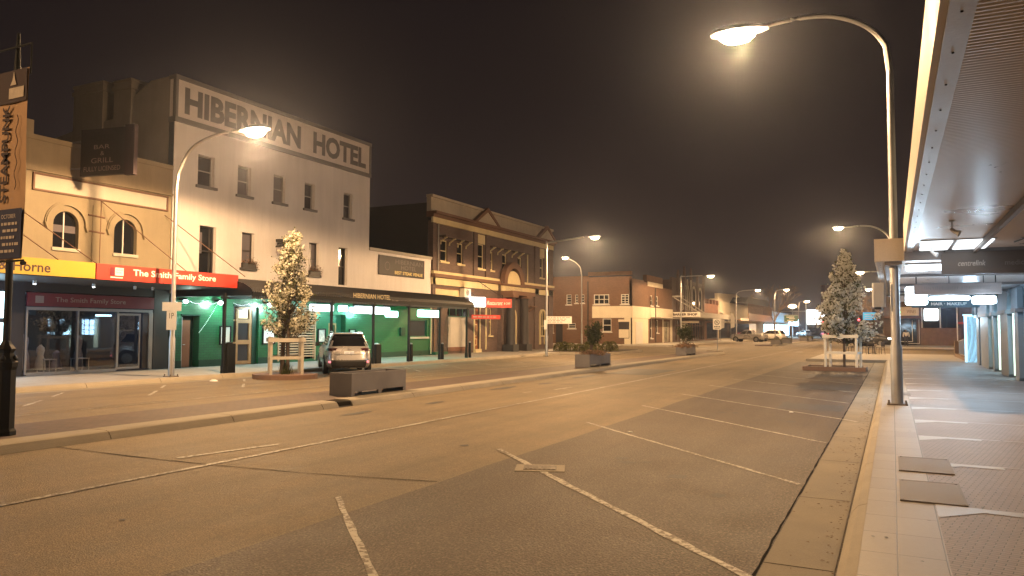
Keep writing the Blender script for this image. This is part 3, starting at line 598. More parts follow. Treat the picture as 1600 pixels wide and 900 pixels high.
g=MB(F); g.box((17.95,2.1,-1.6),(18.45,2.16,-1.4)); g.build('ceiling_tube',M['lit_cool'],sf)
point((-26.0,17.9,2.0),14,(.55,.75,1),.1,name='shop_light'); point((-25.3,15.6,2.5),16,(.55,.7,1),.1,name='shop_light')
for i,(u,w,h,mm) in enumerate(((14.85,-.75,1.35,'fabric_mauve'),(15.15,-1.1,1.3,'fabric_mauve'),(15.38,-.6,.95,'paper_white'),(16.05,-.8,.75,'fabric_mauve'),(16.95,-1.0,1.25,'curtain'))):
    t=thing('dress_form',('tall mauve dress on a form at the left end of the shop window','second mauve dress behind the shop window','short pale dress in the middle of the shop window','low mauve skirt beside the shop window mullion','grey dress on a form right of the shop window mullion')[i],'dress form',(-24.6+w,u,.16),'dress forms in the charity shop window')
    g=MB(); g.lathe([(.17,.12),(.14,h*.45),(.09,h*.62),(.12,h*.8),(.11,h*.9),(.04,h*.97),(.03,h)],(-24.6+w,u,.16),12); g.build('dress',M[mm],t,smooth=True)
    g=MB(); g.lathe([(.12,0),(.12,.02),(.012,.03),(.012,.13)],(-24.6+w,u,.16),10); g.build('stand',M['alu_frame'],t)
def disp(u,label):
    t=thing('display_table',label,'table',(-25.2,u,.16),'small white display tables in the shop window')
    g=MB(F); g.box((u-.22,.60,-.8),(u+.22,.63,-.4)); g.build('table_top',M['white_frame'],t)
    for a in(-.2,.2):
        for b in(-.78,-.42): MB(F).box((u+a-.012,.16,b-.012),(u+a+.012,.60,b+.012)).build('leg',M['white_frame'],t)
disp(15.6,'white display table left of the shop window mullion'); disp(16.75,'white display table right of the shop window mullion')
# agency window, lit bluish white
t=thing('lit_display_window','glowing blue white display window of the agency at the left edge','display window',(-24.6,11.4,.7))
g=MB(F); g.box((9,.7,-.1),(9.08,2.9,.02)); g.box((13.92,.7,-.1),(13.98,2.9,.02)); g.box((9.08,2.82,-.1),(13.92,2.9,.02)); g.box((9.08,.7,-.1),(13.92,.78,.02)); g.box((9.08,1.86,-.1),(13.92,1.94,.01)); g.box((11.3,.78,-.1),(11.36,1.86,.01)); g.build('frame',M['board_dark'],t)
for a,b in((9.08,11.3),(11.36,13.92)):
    for c,d in((.78,1.86),(1.94,2.82)): MB(F).box((a+.05,c+.03,-.06),(b-.05,d-.03,-.05)).build('lit_panel',M['lit_cool'],t)
point((-23.6,12.6,2.2),110,(.5,.7,1),.3,t,'window_light')
for i,u in enumerate((13.9,15.8,17.3,18.0)):
    t=thing('downlight',('small cool spotlight under the awning by the agency window','small spotlight under the awning above the shop header','small unlit spotlight under the red sign','tiny fitting under the awning near the shop door')[i],'light fitting',(-23.2,u,3.1))
    g=MB(); g.lathe([(.045,-.12),(.055,-.02),(.02,0)],(-23.2,u,3.12),8); g.build('housing',M['silver_paint'],t); MB().lathe([(.035,-.135),(.04,-.121)],(-23.2,u,3.12),8).build('bulb',M['bulb_white'] if i<2 else M['glass_grey'],t)
# dark projecting hotel sign on posts over the yellow parapet
t=thing('projecting_sign','dark blade sign reading BAR & GRILL FULLY LICENSED above the yellow parapet','sign',(-23.2,16.4,6.8))
fr=Fr((-24.45,15.9,0),(1,.18,0),(0,0,1),(.18,-1,0)); fr.u.normalize(); fr.w.normalize()
MB(fr).box((.3,6.72,0),(2.12,8.28,.14)).build('board',M['board_dark'],t)
MB(fr).box((2.12,6.68,.0),(2.5,8.34,.16)).build('edge_panel',M['banner_dark'],t)
text('FULLY LICENSED',fr,(.45,6.86,1.95,7.02),.145,M['letter_bronze'],t); text('GRILL',fr,(.75,7.13,1.65,7.30),.145,M['letter_bronze'],t); text('&',fr,(1.12,7.38,1.28,7.52),.145,M['letter_bronze'],t); text('BAR',fr,(.85,7.6,1.5,7.74),.145,M['letter_bronze'],t); text('HOTEL',fr,(.7,7.86,1.7,8.06),.145,M['cladding'],t)
g=MB(fr); g.tube([(-.3,7.9,.07),(.3,7.9,.07)],.03,6); g.tube([(-.3,7.0,.07),(.3,7.0,.07)],.03,6); g.tube([(2.0,8.3,.07),(2.4,8.36,.07)],.03,6); g.build('bracket',M['alu_frame'],t)
# two flat spotlights' worth of light from the awning onto the far footpath come from the shop lights above

# ------------------------------------------------------------------ hotel
H0,H1=19.83,32.05
hb=thing('hotel_building','tall white three storey hotel with its name painted along the parapet','hotel',(-24.6,26,.14))
UW=[(20.98,7.38,21.80,8.62),(23.03,7.33,23.77,8.57),(25.10,7.33,25.84,8.57),(27.10,7.33,27.80,8.56),(29.93,7.26,30.62,8.54)]
LW=[(21.14,3.78,21.97,5.78),(23.34,4.25,24.04,5.76),(27.48,4.22,28.16,5.76),(29.62,3.85,30.30,5.74)]
g=MB(F); g.wall(H0,3.0,H1,9.70,UW+LW,0,.3,top=False); g.build('wall',M['white_wall'],hb)
FS=FN(H0); g=MB(FS)
g.quad((-24.6,3,0),(-24.6,9.7,0),(-24.9,9.7,0),(-24.9,3,0))
poly=[(-24.9,3),(-24.9,11.47),(-26.0,11.45),(-27.05,10.95),(-27.05,10.3),(-30.6,10.0),(-36,9.3),(-36,3)]
g.prism(poly,-12.2,0); g.build('side_wall',M['hotel_side'],hb)
for a,b,z in ((-30.75,-28.85,11.75),(-28.15,-27.1,11.6)):
    g=MB(FS); g.box((a,9.6,-1.2),(b,z,.06)); g.box((a-.07,z-.32,-1.27),(b+.07,z-.16,.12)); g.box((a-.04,z,-1.2),(b+.04,z+.1,.1)); g.build('chimney',M['hotel_side'],hb)
g=MB(F); g.box((H0,9.70,-.3),(H1,11.42,.02)); s_=g.build('parapet_sign_band',M['sign_white'],hb)
g=MB(F); g.box((H0-.03,9.66,-.32),(H1+.03,9.86,.07)); g.box((H0-.03,11.34,-.34),(H1+.03,11.5,.08)); g.box((H0-.02,9.86,-.1),(H0+.10,11.34,.06)); g.box((H1-.10,9.86,-.1),(H1+.02,11.34,.06)); g.build('sign_border',M['sign_grey'],s_)
text('HIBERNIAN',F,(20.25,10.06,26.75,11.12),.027,M['letter_grey'],s_,bold=.045); text('HOTEL',F,(27.6,10.06,31.65,11.12),.027,M['letter_grey'],s_,bold=.045)
for i,w in enumerate(UW): window(F,*w,hb,fm='grey_frame',gm='glass_curtain' if i in(1,2,) else 'glass_grey',nv=2,w=-.16,sm='sign_grey',gl2=None)
for i,w in enumerate(LW):
    tall=i in(0,3); o=window(F,*w,hb,fm='dark_trim',gm='glass_curtain' if not tall else 'glass_dark',nv=2,w=-.16,sill=not tall,sm='dark_trim')
    if tall: MB(F).box((w[0]+.05,w[1]+.9,-.215),(w[0]+.3,w[3]-.25,-.208)).build('blind',M['glass_curtain'],o)
    else:
        t=thing('window_box',('flower box on the first floor window left of the blossom tree','flower box on the first floor window right of the blossom tree')[i-1],'window box',(-24.5,w[0],w[1]),'flower boxes on the hotel windows')
        MB(F).box((w[0]-.02,w[1],-.08),(w[2]+.02,w[1]+.2,.13)).build('trough',M['dark_trim'],t)
        g=MB(F); random.seed(i)
        for k in range(260):
            u=random.uniform(w[0]-.02,w[2]+.16); v=w[1]+.16+abs(random.gauss(0,.13)) if u<w[2] else w[1]+random.uniform(-.05,.4); q=random.uniform(-.05,.2); s=.028
            a=Vector((random.gauss(0,1),random.gauss(0,1),random.gauss(0,1))).normalized()*s; b=a.cross(Vector((.3,.8,.5))).normalized()*s; c=Vector((u,v,q))
            g.quad(tuple(c-a),tuple(c+b),tuple(c+a),tuple(c-b))
        g.build('flowers',M['flower_mix'],t,recalc=False)
# wall lantern between the first floor windows
t=thing('wall_lantern','wall lantern on a dark bracket behind the blossom tree top','lantern',(-24.5,25.1,5.1))
g=MB(F); g.box((25.4,5.35,0),(25.5,5.5,.6)); g.box((25.0,5.5,.3),(25.6,5.62,.62)); g.build('bracket',M['dark_trim'],t); g=MB(); g.lathe([(.02,.5),(.17,.42),(.2,.36),(.19,.34)],(-24.05,25.0,4.9),10); g.build('cap',M['dark_trim'],t); g=MB(); g.lathe([(.10,0),(.17,.1),(.17,.3),(.15,.33)],(-24.05,25.0,4.9),10); g.build('globe',M['curtain'],t,smooth=True)
# green tiled ground floor
D=[(20.42,.14,21.25,2.16),(22.98,.14,24.40,2.60),(28.95,.14,30.25,2.36)]
g=MB(F); g.wall(19.9,.14,38.1,3.05,D+[(25.55,.25,28.02,2.6),(35.95,1.22,37.7,2.2)],0,.35,top=False); g.build('tiled_wall',M['green_tile'],hb)
for a,b in((19.9,20.42),(21.25,22.98),(24.4,25.5),(28.1,28.95),(30.25,38.1)): MB(F).box((a,.14,0),(b,.42,.02)).build('plinth',M['green_dark'],hb)
g=MB(F); g.box((20.42,.14,-.9),(21.25,2.2,-.36)); g.box((20.38,2.16,-.02),(21.29,2.22,.03)); g.build('door_recess',M['green_dark'],hb)
d=MB(F).box((20.45,.16,-.12),(20.86,1.98,-.06)).build('door',M['timber_dark'],hb,label='brown timber side door standing half open in the green wall'); g=MB(F); g.box((20.5,1.02,-.06),(20.62,1.05,-.02)); g.box((20.42,.14,-.12),(20.448,2.1,0)); g.build('handle',M['silver_paint'],d)
g=MB(F); u0,u1=23.02,24.12
for a,b,c,e_ in ((u0,.16,u0+.05,2.58),(u0+.24,.16,u0+.34,2.58),(u1-.14,.16,u1,2.58),(u0+.05,1.98,u0+.24,2.05),(u0+.34,1.9,u1-.14,2.06),(u0+.34,1.0,u1-.14,1.18),(u0+.05,.95,u0+.24,1.1),(u0+.34,.16,u1-.14,.3),(u0+.24,2.5,u1-.14,2.58)): g.box((a,b,-.2),(c,e_,-.12))
d=g.build('door',M['timber'],hb,label='timber and glass front door of the hotel'); MB(F).box((u0,.16,-.19),(u1,2.55,-.18)).build('pane',M['glass_grey'],d); MB(F).box((u0+.36,2.1,-.175),(u1-.2,2.45,-.17)).build('lit_transom',M['lit_window_dim'],d)
g=MB(F); g.box((22.95,2.60,-.05),(24.45,2.68,.05)); g.box((24.12,.14,-.34),(24.4,2.6,-.1)); g.build('door_surround',M['green_dark'],hb)
g=MB(F); g.box((25.55,.2,-.1),(25.62,2.6,.04)); g.box((27.95,.2,-.1),(28.02,2.6,.04))
for k in range(19): v=.36+k*.118; g.box((25.62,v,-.05),(27.95,v+.062,.0))
g.build('slat_screen',M['slat_timber'],hb); MB(F).box((25.55,.25,-.35),(28.02,2.6,-.3)).build('window',M['glass_dark'],hb)
g=MB(F); g.box((28.95,.14,-.34),(30.25,2.36,-.30)); g.build('entry_panel',M['green_paint'],hb); g=MB(F)
for a,b,c,e_ in((28.98,.16,29.06,2.3),(29.22,.7,29.32,1.95),(29.72,.7,29.82,1.95),(29.32,1.85,29.72,1.95)): g.box((a,b,-.3),(c,e_,-.24))
g.build('door',M['timber'],hb,label='green entry door with a timber framed pane behind the silver car')
window(F,35.95,1.22,37.7,2.2,hb,fm='green_paint',gm='glass_grey',nu=1,nv=1,w=-.05,sill=True,sm='cream_render')
MB(F).box((34.9,1.3,.0),(35.3,1.75,.12)).build('meter_box',M['green_dark'],hb)
MB(F).tube([(38.0,.2,.08),(38.0,3.0,.08)],.045,8).build('downpipe',M['po_cream'],hb)
for i,(a,b,c,e_,mm,lb) in enumerate(((22.3,1.05,22.78,1.72,'paper_white','white lit notice in a black frame left of the hotel front door'),(24.66,1.03,25.3,1.78,'paper_white','large white notice in a black frame right of the hotel front door'),(28.22,1.05,28.66,1.62,'poster','coloured poster in a black frame beside the slatted screen'),(30.55,1.1,30.95,1.6,'poster','coloured poster in a black frame above the silver car roof'))):
    t=thing('poster_frame',lb,'poster',(-24.55,a,b),'framed posters on the green wall')
    g=MB(F); f=.05; g.box((a-f,b-f,0),(a,e_+f,.06)); g.box((c,b-f,0),(c+f,e_+f,.06)); g.box((a,b-f,0),(c,b,.06)); g.box((a,e_,0),(c,e_+f,.06)); g.build('frame',M['black_paint'],t)
    MB(F).box((a,b,.01),(c,e_,.03)).build('sheet',M[mm],t)
# white annexe with a dark name board
ab=thing('hotel_annexe','low white annexe between the tall hotel and the brown corner building','building',(-24.6,35,.14))
g=MB(F); g.wall(H1,3.05,38.08,5.82,(),0,.3); g.quad((38.08,3.05,0),(38.08,5.82,0),(38.08,5.82,-.3),(38.08,3.05,-.3)); g.build('wall',M['white_wall'],ab); g=MB(F); g.box((H1,5.82,-.35),(38.1,5.98,.08)); g.build('coping',M['concrete_pale'],ab)
MB(F).box((H1,3,-10),(38.08,5.7,-.31)).build('roof',M['dark_roof'],ab)
t=thing('hotel_name_board','dark board lettered BEST STEAK VENUE on the white annexe','sign',(-24.5,35,4.6))
MB(F).box((32.86,4.6,.02),(37.25,5.66,.07)).build('board',M['board_dark'],t); text('HIBERNIAN',F,(34.35,5.28,37.05,5.52),.073,M['planter_grey'],t); text('HOTEL',F,(34.9,4.98,36.4,5.22),.073,M['letter_grey'],t); text('BEST STEAK VENUE',F,(34.3,4.70,37.05,4.88),.073,M['letter_gold'],t,bold=.02)
g=MB(F); g.ring(33.6,5.1,.2,.23,.07,.075,0,2*math.pi,18); g.build('emblem',M['letter_grey'],t)
# verandah
vp=[(0.0,3.74),(1.0,3.66),(2.2,3.56),(3.2,3.44),(3.75,3.30),(4.1,3.12),(4.18,2.98)]
def verandah(u0,u1):
    g=MB(F); n=int((u1-u0)/.11)
    for i in range(n):
        a=u0+(u1-u0)*i/n; b=u0+(u1-u0)*(i+1)/n; c=(a+b)/2
        for (w0,z0),(w1,z1) in zip(vp[:-1],vp[1:]):
            g.quad((a,z0,w0),(c,z0+.022,w0),(c,z1+.022,w1),(a,z1,w1)); g.quad((c,z0+.022,w0),(b,z0,w0),(b,z1,w1),(c,z1+.022,w1))
    return g
v=verandah(19.95,36.0).build('verandah',M['dark_roof'],hb)
for ua in (19.93,35.98): MB(F).add([(ua,z,w) for w,z in vp]+[(ua,2.95,0)],[tuple(range(len(vp)+1))]).build('end_panel',M['black_paint'],v)
g=MB(F); g.quad((19.96,3.0,.02),(35.95,3.0,.02),(35.95,2.97,4.08),(19.96,2.97,4.08)); g.build('added_ceiling_lining',M['cladding'],v)  # dark lining added to keep lamp light off the roof underside
g=MB(F); g.box((19.95,2.84,4.10),(36.0,2.99,4.17)); g.box((19.95,2.86,0),(20.05,2.98,4.1)); g.box((35.92,2.86,0),(36.0,2.98,4.1))
for u in (22.7,25.4,28.1,30.8,33.4): g.box((u-.04,2.88,0),(u+.04,3.02,4.1))
g.build('fascia',M['black_paint'],v)
g=MB(F); k=19.95
while k<36: g.box((k,2.74,4.12),(k+.07,2.84,4.145)); k+=.11
g.build('valance',M['dark_trim'],v)
FV=FL(-20.41); text('HIBERNIAN HOTEL',FV,(25.55,2.99,28.2,3.20),.02,M['po_cream'],v,bold=.02); text('IRISH PUB',FV,(21.2,3.0,22.5,3.14),.02,M['letter_bronze'],v); text('BISTRO & COURTYARD',FV,(23.0,3.0,25.1,3.14),.02,M['cladding'],v); text('EST. 1868',FV,(28.35,2.95,28.8,3.01),.02,M['letter_bronze'],v)
def vpost(y,big=False):
    g=MB(); x=-20.5; g.box((x-.045,y-.045,.14),(x+.045,y+.045,2.9)); g.box((x-.065,y-.065,.14),(x+.065,y+.065,.4)); g.box((x-.09,y-.09,2.7),(x+.09,y+.09,2.78)); g.build('post',M['black_paint'],v)
for y in (18.75,21.6,24.3,27.1,29.85,32.6,35.3): vpost(y)
for i,y in enumerate((19.05,27.45,30.15,32.95,35.75)):
    lb=('black box bin against the verandah post beside the red sign','wide black box bin against the verandah post behind the silver car','slim black bollard with a silver cap right of the silver car','second slim black bollard along the green hotel wall','black bollard beside the last verandah post')[i]
    w_=.2 if i in(0,1) else .09; hgt=(1.15,.98,.95,.92,.95)[i]
    t=thing('bin_bollard',lb,'bollard',(-20.55,y,.14),'black bollards and bins along the hotel kerb')
    g=MB(); g.bbox((-20.55-w_*.6,y-w_,.14),(-20.55+w_*.6,y+w_,hgt),.03); g.build('body',M['black_paint'],t); g=MB(); g.lathe([(w_*.6,0),(w_*.6,.04),(.01,.06)],(-20.55,y,hgt),8); g.build('cap',M['silver_paint'] if i else M['black_paint'],t)
# illuminated signs and lamps under the verandah
def lit_sign(y0,y1,z0,z1,x,mm,lb,ang=0,power=0,col=(.6,1,.85)):
    t=thing('light_box_sign',lb,'illuminated sign',(x,(y0+y1)/2,z0),'glowing light box signs under the verandah'); fr=FL(x)
    g=MB(fr); g.bbox((y0,z0,-.08),(y1,z1,.06),.05); g.build('glowing_box',M[mm],t)
    g=MB(fr); g.box((y0-.02,z1,-.09),(y1+.02,z1+.03,.07)); g.tube([(y0+.2,z1,0),(y0+.2,2.95,0)],.01,5); g.tube([(y1-.2,z1,0),(y1-.2,2.95,0)],.01,5); g.build('hanger',M['black_paint'],t)
    if power: point((x-.35,(y0+y1)/2,(z0+z1)/2),power,col,.25,t,'sign_light')
    return t
lit_sign(25.3,26.75,2.44,2.74,-22.5,'lit_white','long white light box above the slatted screen',power=140,col=(.75,.95,1))
lit_sign(26.0,26.5,2.42,2.7,-21.5,'lit_cool','small square light box right of the blossom tree'); lit_sign(26.75,27.2,2.42,2.64,-21.5,'lit_cool','smaller square light box left of the black verandah post')
lit_sign(27.55,29.6,2.38,2.72,-21.9,'lit_white','wide white light box above the silver car',power=130,col=(.75,.95,1)); 
lit_sign(29.1,30.6,2.38,2.74,-22.2,'lit_white','white light box right of the verandah post above the car',power=80,col=(.6,1,.9)); lit_sign(30.1,31.0,2.25,2.55,-22.0,'lit_green','small green tinted light box with ragged lower edge',power=80,col=(.25,1,.7))
lit_sign(32.6,34.6,2.30,2.66,-21.8,'lit_green','large green white light box near the end of the verandah',power=190,col=(.25,1,.7))
for i,(y,pw) in enumerate(((22.0,130),(24.7,130),(20.3,30))):
    t=thing('wall_lamp',('bright wall lamp above the green wall left of the front door','bright wall lamp right of the hotel front door','faint wall lamp above the half open brown door')[i],'lamp',(-24.4,y,2.7),'lamps along the green wall')
    g=MB(); g.lathe([(.03,-.10),(.09,-.05),(.10,.0),(.06,.05)],(-24.28,y,2.72),12); g.build('globe',M['bulb_white' if i<2 else 'lit_cool'],t,smooth=True); MB(F).box((y-.04,2.76,0),(y+.04,2.84,.36)).build('arm',M['black_paint'],t)
    point((-24.05,y,2.62),pw,(.72,1,.88),.08,t,'wall_lamp_light')
g=MB(F)
def beads(p0,p1,n,sag,z=0):
    for i in range(n):
        k=i/(n-1); u=p0[0]+(p1[0]-p0[0])*k; v_=p0[1]+(p1[1]-p0[1])*k-sag*4*k*(1-k); w=p0[2]+(p1[2]-p0[2])*k; s=.007
        g.box((u-s,v_-s,w-s),(u+s,v_+s,w+s))
for a,b in((19.95,20.7),(20.7,21.4),(21.4,22.0),(22.9,23.7),(23.7,24.5)): beads((a,2.72,.1),(b,2.72,.1),12,.08)
beads((22.05,2.66,.08),(21.2,1.5,.05),22,.06)
tag(g.build('fairy_lights',M['fairy']),'strings of tiny white fairy lights along the top of the green wall','fairy lights',kind='stuff')
# ------------------------------------------------------------------ brown brick corner building with pediments and columns
P0,P1=38.1,56.0
po=thing('corner_office_building','ornate two storey brown brick corner building with cream bands and pediments','building',(-24.6,47,.14))
PW_=[(39.1,5.83,39.92,7.15),(41.05,5.83,41.85,7.15),(43.72,5.72,44.62,7.38),(45.55,5.72,45.95,7.0),(47.3,5.72,48.05,7.0),(49.75,5.72,50.45,7.0),(53.72,5.72,54.4,7.3)]
GW=[(45.38,1.25,45.75,3.1),(49.95,1.22,50.65,3.1),(43.35,.36,44.05,3.1)]
g=MB(F); g.wall(P0,.14,P1,8.2,PW_+GW,0,.25,top=False); g.box((46.6,.14,0),(50.1,5.0,.35)); g.box((P0,3.0,-.01),(P0+.3,8.2,.12)); g.box((52.6,.14,0),(53.3,8.2,.12)); g.box((55.2,.14,0),(P1,8.2,.12)); g.box((43.1,5.1,0),(43.6,8.2,.10)); g.box((44.75,5.1,0),(45.3,8.2,.1))
g.build('wall',M['po_brick'],po)
MB(F).box((P0,.14,-12),(P1,9.3,-.26)).build('inner_block',M['dark_roof'],po)
g=MB(F); g.box((P0-.1,8.75,-.3),(P1+.1,9.62,0)); g.box((P0-.1,9.62,-.34),(P1+.1,9.78,.12)); g.build('parapet',M['po_stone'],po)
g=MB(F); g.box((P0-.12,8.42,-.3),(P1+.12,8.60,.22)); g.box((P0-.12,8.60,-.3),(P1+.12,8.76,.42)); g.build('cornice',M['brown_trim'],po)
g=MB(F); g.box((P0-.05,8.08,0),(P1+.05,8.42,.14)); g.build('frieze',M['po_cream'],po)
def pediment(u0,u1):
    c=(u0+u1)/2; g=MB(F); g.prism([(u0,8.76),(u1,8.76),(c,9.80)],-.3,.24); g.build('pediment',M['po_stone'],po)
    g=MB(F); g.prism([(u0-.15,8.76),(u0+.2,8.76),(c,9.62),(c,9.9)],.0,.3); g.prism([(u1+.15,8.76),(c,9.9),(c,9.62),(u1-.2,8.76)],.0,.3); g.build('pediment_moulding',M['brown_trim'],po)
pediment(43.0,46.4); pediment(52.9,56.3)
g=MB(F); g.box((P0-.05,5.0,0),(46.55,5.17,.22)); g.box((50.2,5.0,0),(P1+.05,5.17,.22)); g.build('string_course',M['po_cream'],po)
g=MB(F); g.box((P0-.05,4.80,0),(46.55,5.0,.30)); g.box((50.2,4.80,0),(P1+.05,5.0,.30)); g.box((46.5,4.72,0),(50.2,4.88,.5)); g.build('ledge',M['brown_trim'],po)
g=MB(F); g.box((P0-.03,4.36,0),(46.5,4.78,.12)); g.box((46.55,4.34,.3),(50.15,4.72,.42)); g.box((50.2,4.36,0),(P1+.03,4.78,.12)); en=g.build('entablature',M['po_cream'],po)
text('18',F,(44.2,4.45,44.75,4.68),.125,M['letter_bronze'],en); text('LAND CENTRE',F,(47.1,4.42,49.7,4.63),.425,M['letter_bronze'],en)
g=MB(F); g.ring(48.35,4.88,1.15,1.6,.1,.5,n=20); g.build('arch_hood',M['brown_trim'],po); g=MB(F); g.prism([(48.35+1.15*math.cos(math.pi*i/16),4.88+.95*math.sin(math.pi*i/16)) for i in range(17)],.3,.38); g.build('tympanum',M['po_cream'],po)
for w in PW_:
    tall=w[3]>7.2; window(F,*w,po,fm='po_cream',gm='glass_dark',nv=2,w=-.08,fw_=.07,sm='po_cream')
    if tall: MB(F).box((w[0]-.04,w[3],.0),(w[2]+.04,8.0,.06)).build('window_panel',M['po_cream'],po)
for a,b in((38.95,42.2),(45.3,51.0)):
    g=MB(F); g.box((a,7.28,0),(b,7.40,.5)); g.build('window_hood',M['po_brick'],po)
    u=a+.12
    g=MB(F)
    while u<b: g.tube([(u,6.85,.03),(u,7.02,.05),(u,7.26,.44)],.045,6); g.box((u-.05,7.22,.3),(u+.05,7.28,.5)); u+=1.02 if a<40 else 1.12
    g.build('hood_brackets',M['po_cream'],po)
MB(F).tube([(51.3,5.2,.08),(51.3,7.3,.08)],.05,6).build('downpipe',M['po_cream'],po); MB(F).tube([(38.75,5.2,.08),(38.75,8.2,.08)],.04,6).build('downpipe',M['alu_frame'],po)
for u in (47.0,49.15):
    g=MB(); x=-23.75; g.box((x-.42,u-.42,.14),(x+.42,u+.42,.62)); g.build('column_base',M['dark_roof'],po)
    g=MB(); g.lathe([(.36,.62),(.33,.75),(.33,1.6),(.29,3.7),(.31,3.8),(.36,3.88)],(x,u,0),20); g.build('column',M['po_brick'] if False else M['board_dark'],po,smooth=True)
    MB().box((x-.42,u-.42,3.88),(x+.42,u+.42,4.06)).build('capital',M['brown_trim'],po)
g=MB(F); g.box((46.5,4.06,.3),(50.2,4.34,1.25)); g.build('portico_beam',M['brown_trim'],po)
# entry arch between the columns, doors and ground floor trims
g=MB(F); g.ring(48.1,2.5,.62,.74,.35,.42,n=16); g.box((47.36,.14,.35),(47.48,2.5,.42)); g.box((48.72,.14,.35),(48.84,2.5,.42)); g.build('entry_surround',M['po_cream'],po)
d=MB(F).prism(poly_arch(47.5,48.7,.14,2.5),.351,.37).build('entry_door',M['timber_dark'],po); MB(F).prism(poly_arch(47.7,48.5,1.4,2.5),.371,.375).build('pane',M['glass_dark'],d)
d=MB(F).box((43.4,.36,-.16),(44.0,3.05,-.1)).build('side_door',M['timber_dark'],po)
g=MB(F)
for a,b in((.6,1.0),(1.2,1.95)): g.box((43.5,a,-.1),(43.9,a+.05,-.085)); g.box((43.5,b,-.1),(43.9,b+.05,-.085)); g.box((43.5,a,-.1),(43.55,b,-.085)); g.box((43.85,a,-.1),(43.9,b,-.085))
g.box((43.42,2.3,-.1),(43.98,2.5,-.07)); g.build('door_moulding',M['po_cream'],d)
g=MB(F); g.box((43.25,.14,0),(43.36,3.2,.06)); g.box((44.04,.14,0),(44.12,3.2,.06)); g.box((44.85,.3,0),(44.98,3.2,.05)); g.box((43.3,.14,0),(44.1,.36,.16)); g.build('door_surround',M['po_cream'],po)
window(F,*GW[0],po,fm='po_cream',nv=2,w=-.06,sm='po_cream'); window(F,*GW[1],po,fm='po_cream',nv=2,w=-.06,sm='po_cream')
g=MB(F); g.box((50.95,3.35,0),(52.0,3.43,.6)); g.tube([(51.0,2.6,.03),(51.1,2.9,.1),(51.6,3.3,.5)],.06,6); g.tube([(49.9,2.7,.03),(50.0,2.95,.1),(50.2,3.3,.5)],.06,6); g.box((49.7,3.32,0),(50.8,3.38,.55)); g.build('window_hood',M['brown_trim'],po)
MB(F).tube([(51.25,.3,.08),(51.25,3.9,.08)],.05,6).build('downpipe',M['po_cream'],po)
g=MB(F); g.ring(54.05,2.7,.42,.54,0,.16,n=16); g.box((53.51,.5,0),(53.63,2.7,.16)); g.box((54.47,.5,0),(54.59,2.7,.16)); g.build('arch_surround',M['po_cream'],po)
w=MB(F).prism(poly_arch(53.65,54.45,1.2,2.7),.0,.05).build('window',M['glass_dark'],po); g=MB(F); g.box((53.6,1.1,.05),(54.5,1.2,.2)); g.box((54.03,1.2,.05),(54.07,3.1,.08)); g.box((53.65,1.9,.05),(54.45,1.96,.08)); g.build('frame',M['po_cream'],w)
g=MB(F); g.box((38.5,3.05,.0),(41.6,4.12,.05)); g.build('upper_panel',M['po_cream'],po); g=MB(F); g.box((38.35,4.12,0),(43.1,4.22,.1)); g.box((38.35,.3,0),(38.47,4.12,.08)); g.build('panel_border',M['brown_trim'],po)
g=MB(F); g.box((40.05,.55,.0),(42.4,2.55,.04)); g.build('pale_panel',M['concrete_pale'],po); g=MB(F); g.box((40.0,.3,0),(42.45,.55,.06)); g.build('panel_base',M['red_brick'],po)
g=MB(F); g.box((40.0,2.45,.05),(42.4,3.0,.1)); 
g.build('transom_window',M['glass_dark'],po); g=MB(F)
for u in(40.0,40.8,41.6,42.36): g.box((u,2.45,.1),(u+.04,3.0,.13))
g.box((40,2.96,.1),(42.4,3.0,.128)); g.box((40,2.45,.1),(42.4,2.49,.128)); g.build('transom_frame',M['green_paint'],po)
g=MB(F); g.tube([(38.9,.2,.1),(38.9,3,.1)],.05,6); g.box((38.2,.14,0),(39.6,.3,.3)); g.build('side_gate',M['green_paint'],po)
g=MB(F)
for i in range(9): u=38.95+i*.12; g.tube([(u,.3,.25),(u+.5 if i<5 else u,2.5,.25)],.008,4)
g.build('wire_screen',M['green_dark'],po)
t=thing('air_conditioner','pale air conditioner unit mounted high beside the restaurant sign','air conditioner',(-24.2,41.7,3.7))
g=MB(F); g.bbox((41.3,3.7,.1),(42.1,4.25,.45),.03); g.build('casing',M['letter_white'],t); g=MB(F); g.ring(41.7,3.98,.12,.16,.45,.46,0,2*math.pi,16); g.ring(41.7,3.98,.05,.07,.45,.46,0,2*math.pi,12); g.build('fan_guard',M['board_dark'],t); MB(F).box((41.35,3.62,0),(42.05,3.7,.45)).build('bracket',M['dark_trim'],t)
# restaurant signs hang out from the wall on stays
t=thing('restaurant_sign','red restaurant sign beside a glowing white box on the brown building','sign',(-22,42,3.0))
fr=Fr((-24.2,41.8,0),(.62,.785,0),(0,0,1),(.785,-.62,0))
MB(fr).box((1.2,3.08,.02),(3.05,3.66,.08)).build('board',M['red_sign'],t); text('Restaurant',fr,(1.3,3.24,2.4,3.50),.085,M['letter_white'],t,shear=.3); text('& CAFE',fr,(2.5,3.28,2.95,3.42),.085,M['letter_white'],t)
MB(fr).bbox((.1,3.10,0),(1.15,3.72,.2),.04).build('glowing_box',M['lit_signbox'],t)
g=MB(fr); g.tube([(.8,3.62,.05),(-.5,4.6,-.6)],.02,5); g.tube([(2.6,3.62,.05),(1.0,4.9,-1.0)],.02,5); g.box((.05,3.04,-.02),(1.2,3.09,.22)); g.build('stay',M['dark_trim'],t)
t=thing('lower_restaurant_sign','narrow dull red sign hanging below the glowing restaurant sign','sign',(-23,43,2.4))
MB(fr).box((.25,2.32,.0),(2.25,2.60,.06)).build('board',M['red_sign'],t); g=MB(fr); random.seed(6); u=.35
while u<2.0: l=random.uniform(.1,.3); g.box((u,2.42,.06),(u+l,2.50,.066)); u+=l+.08
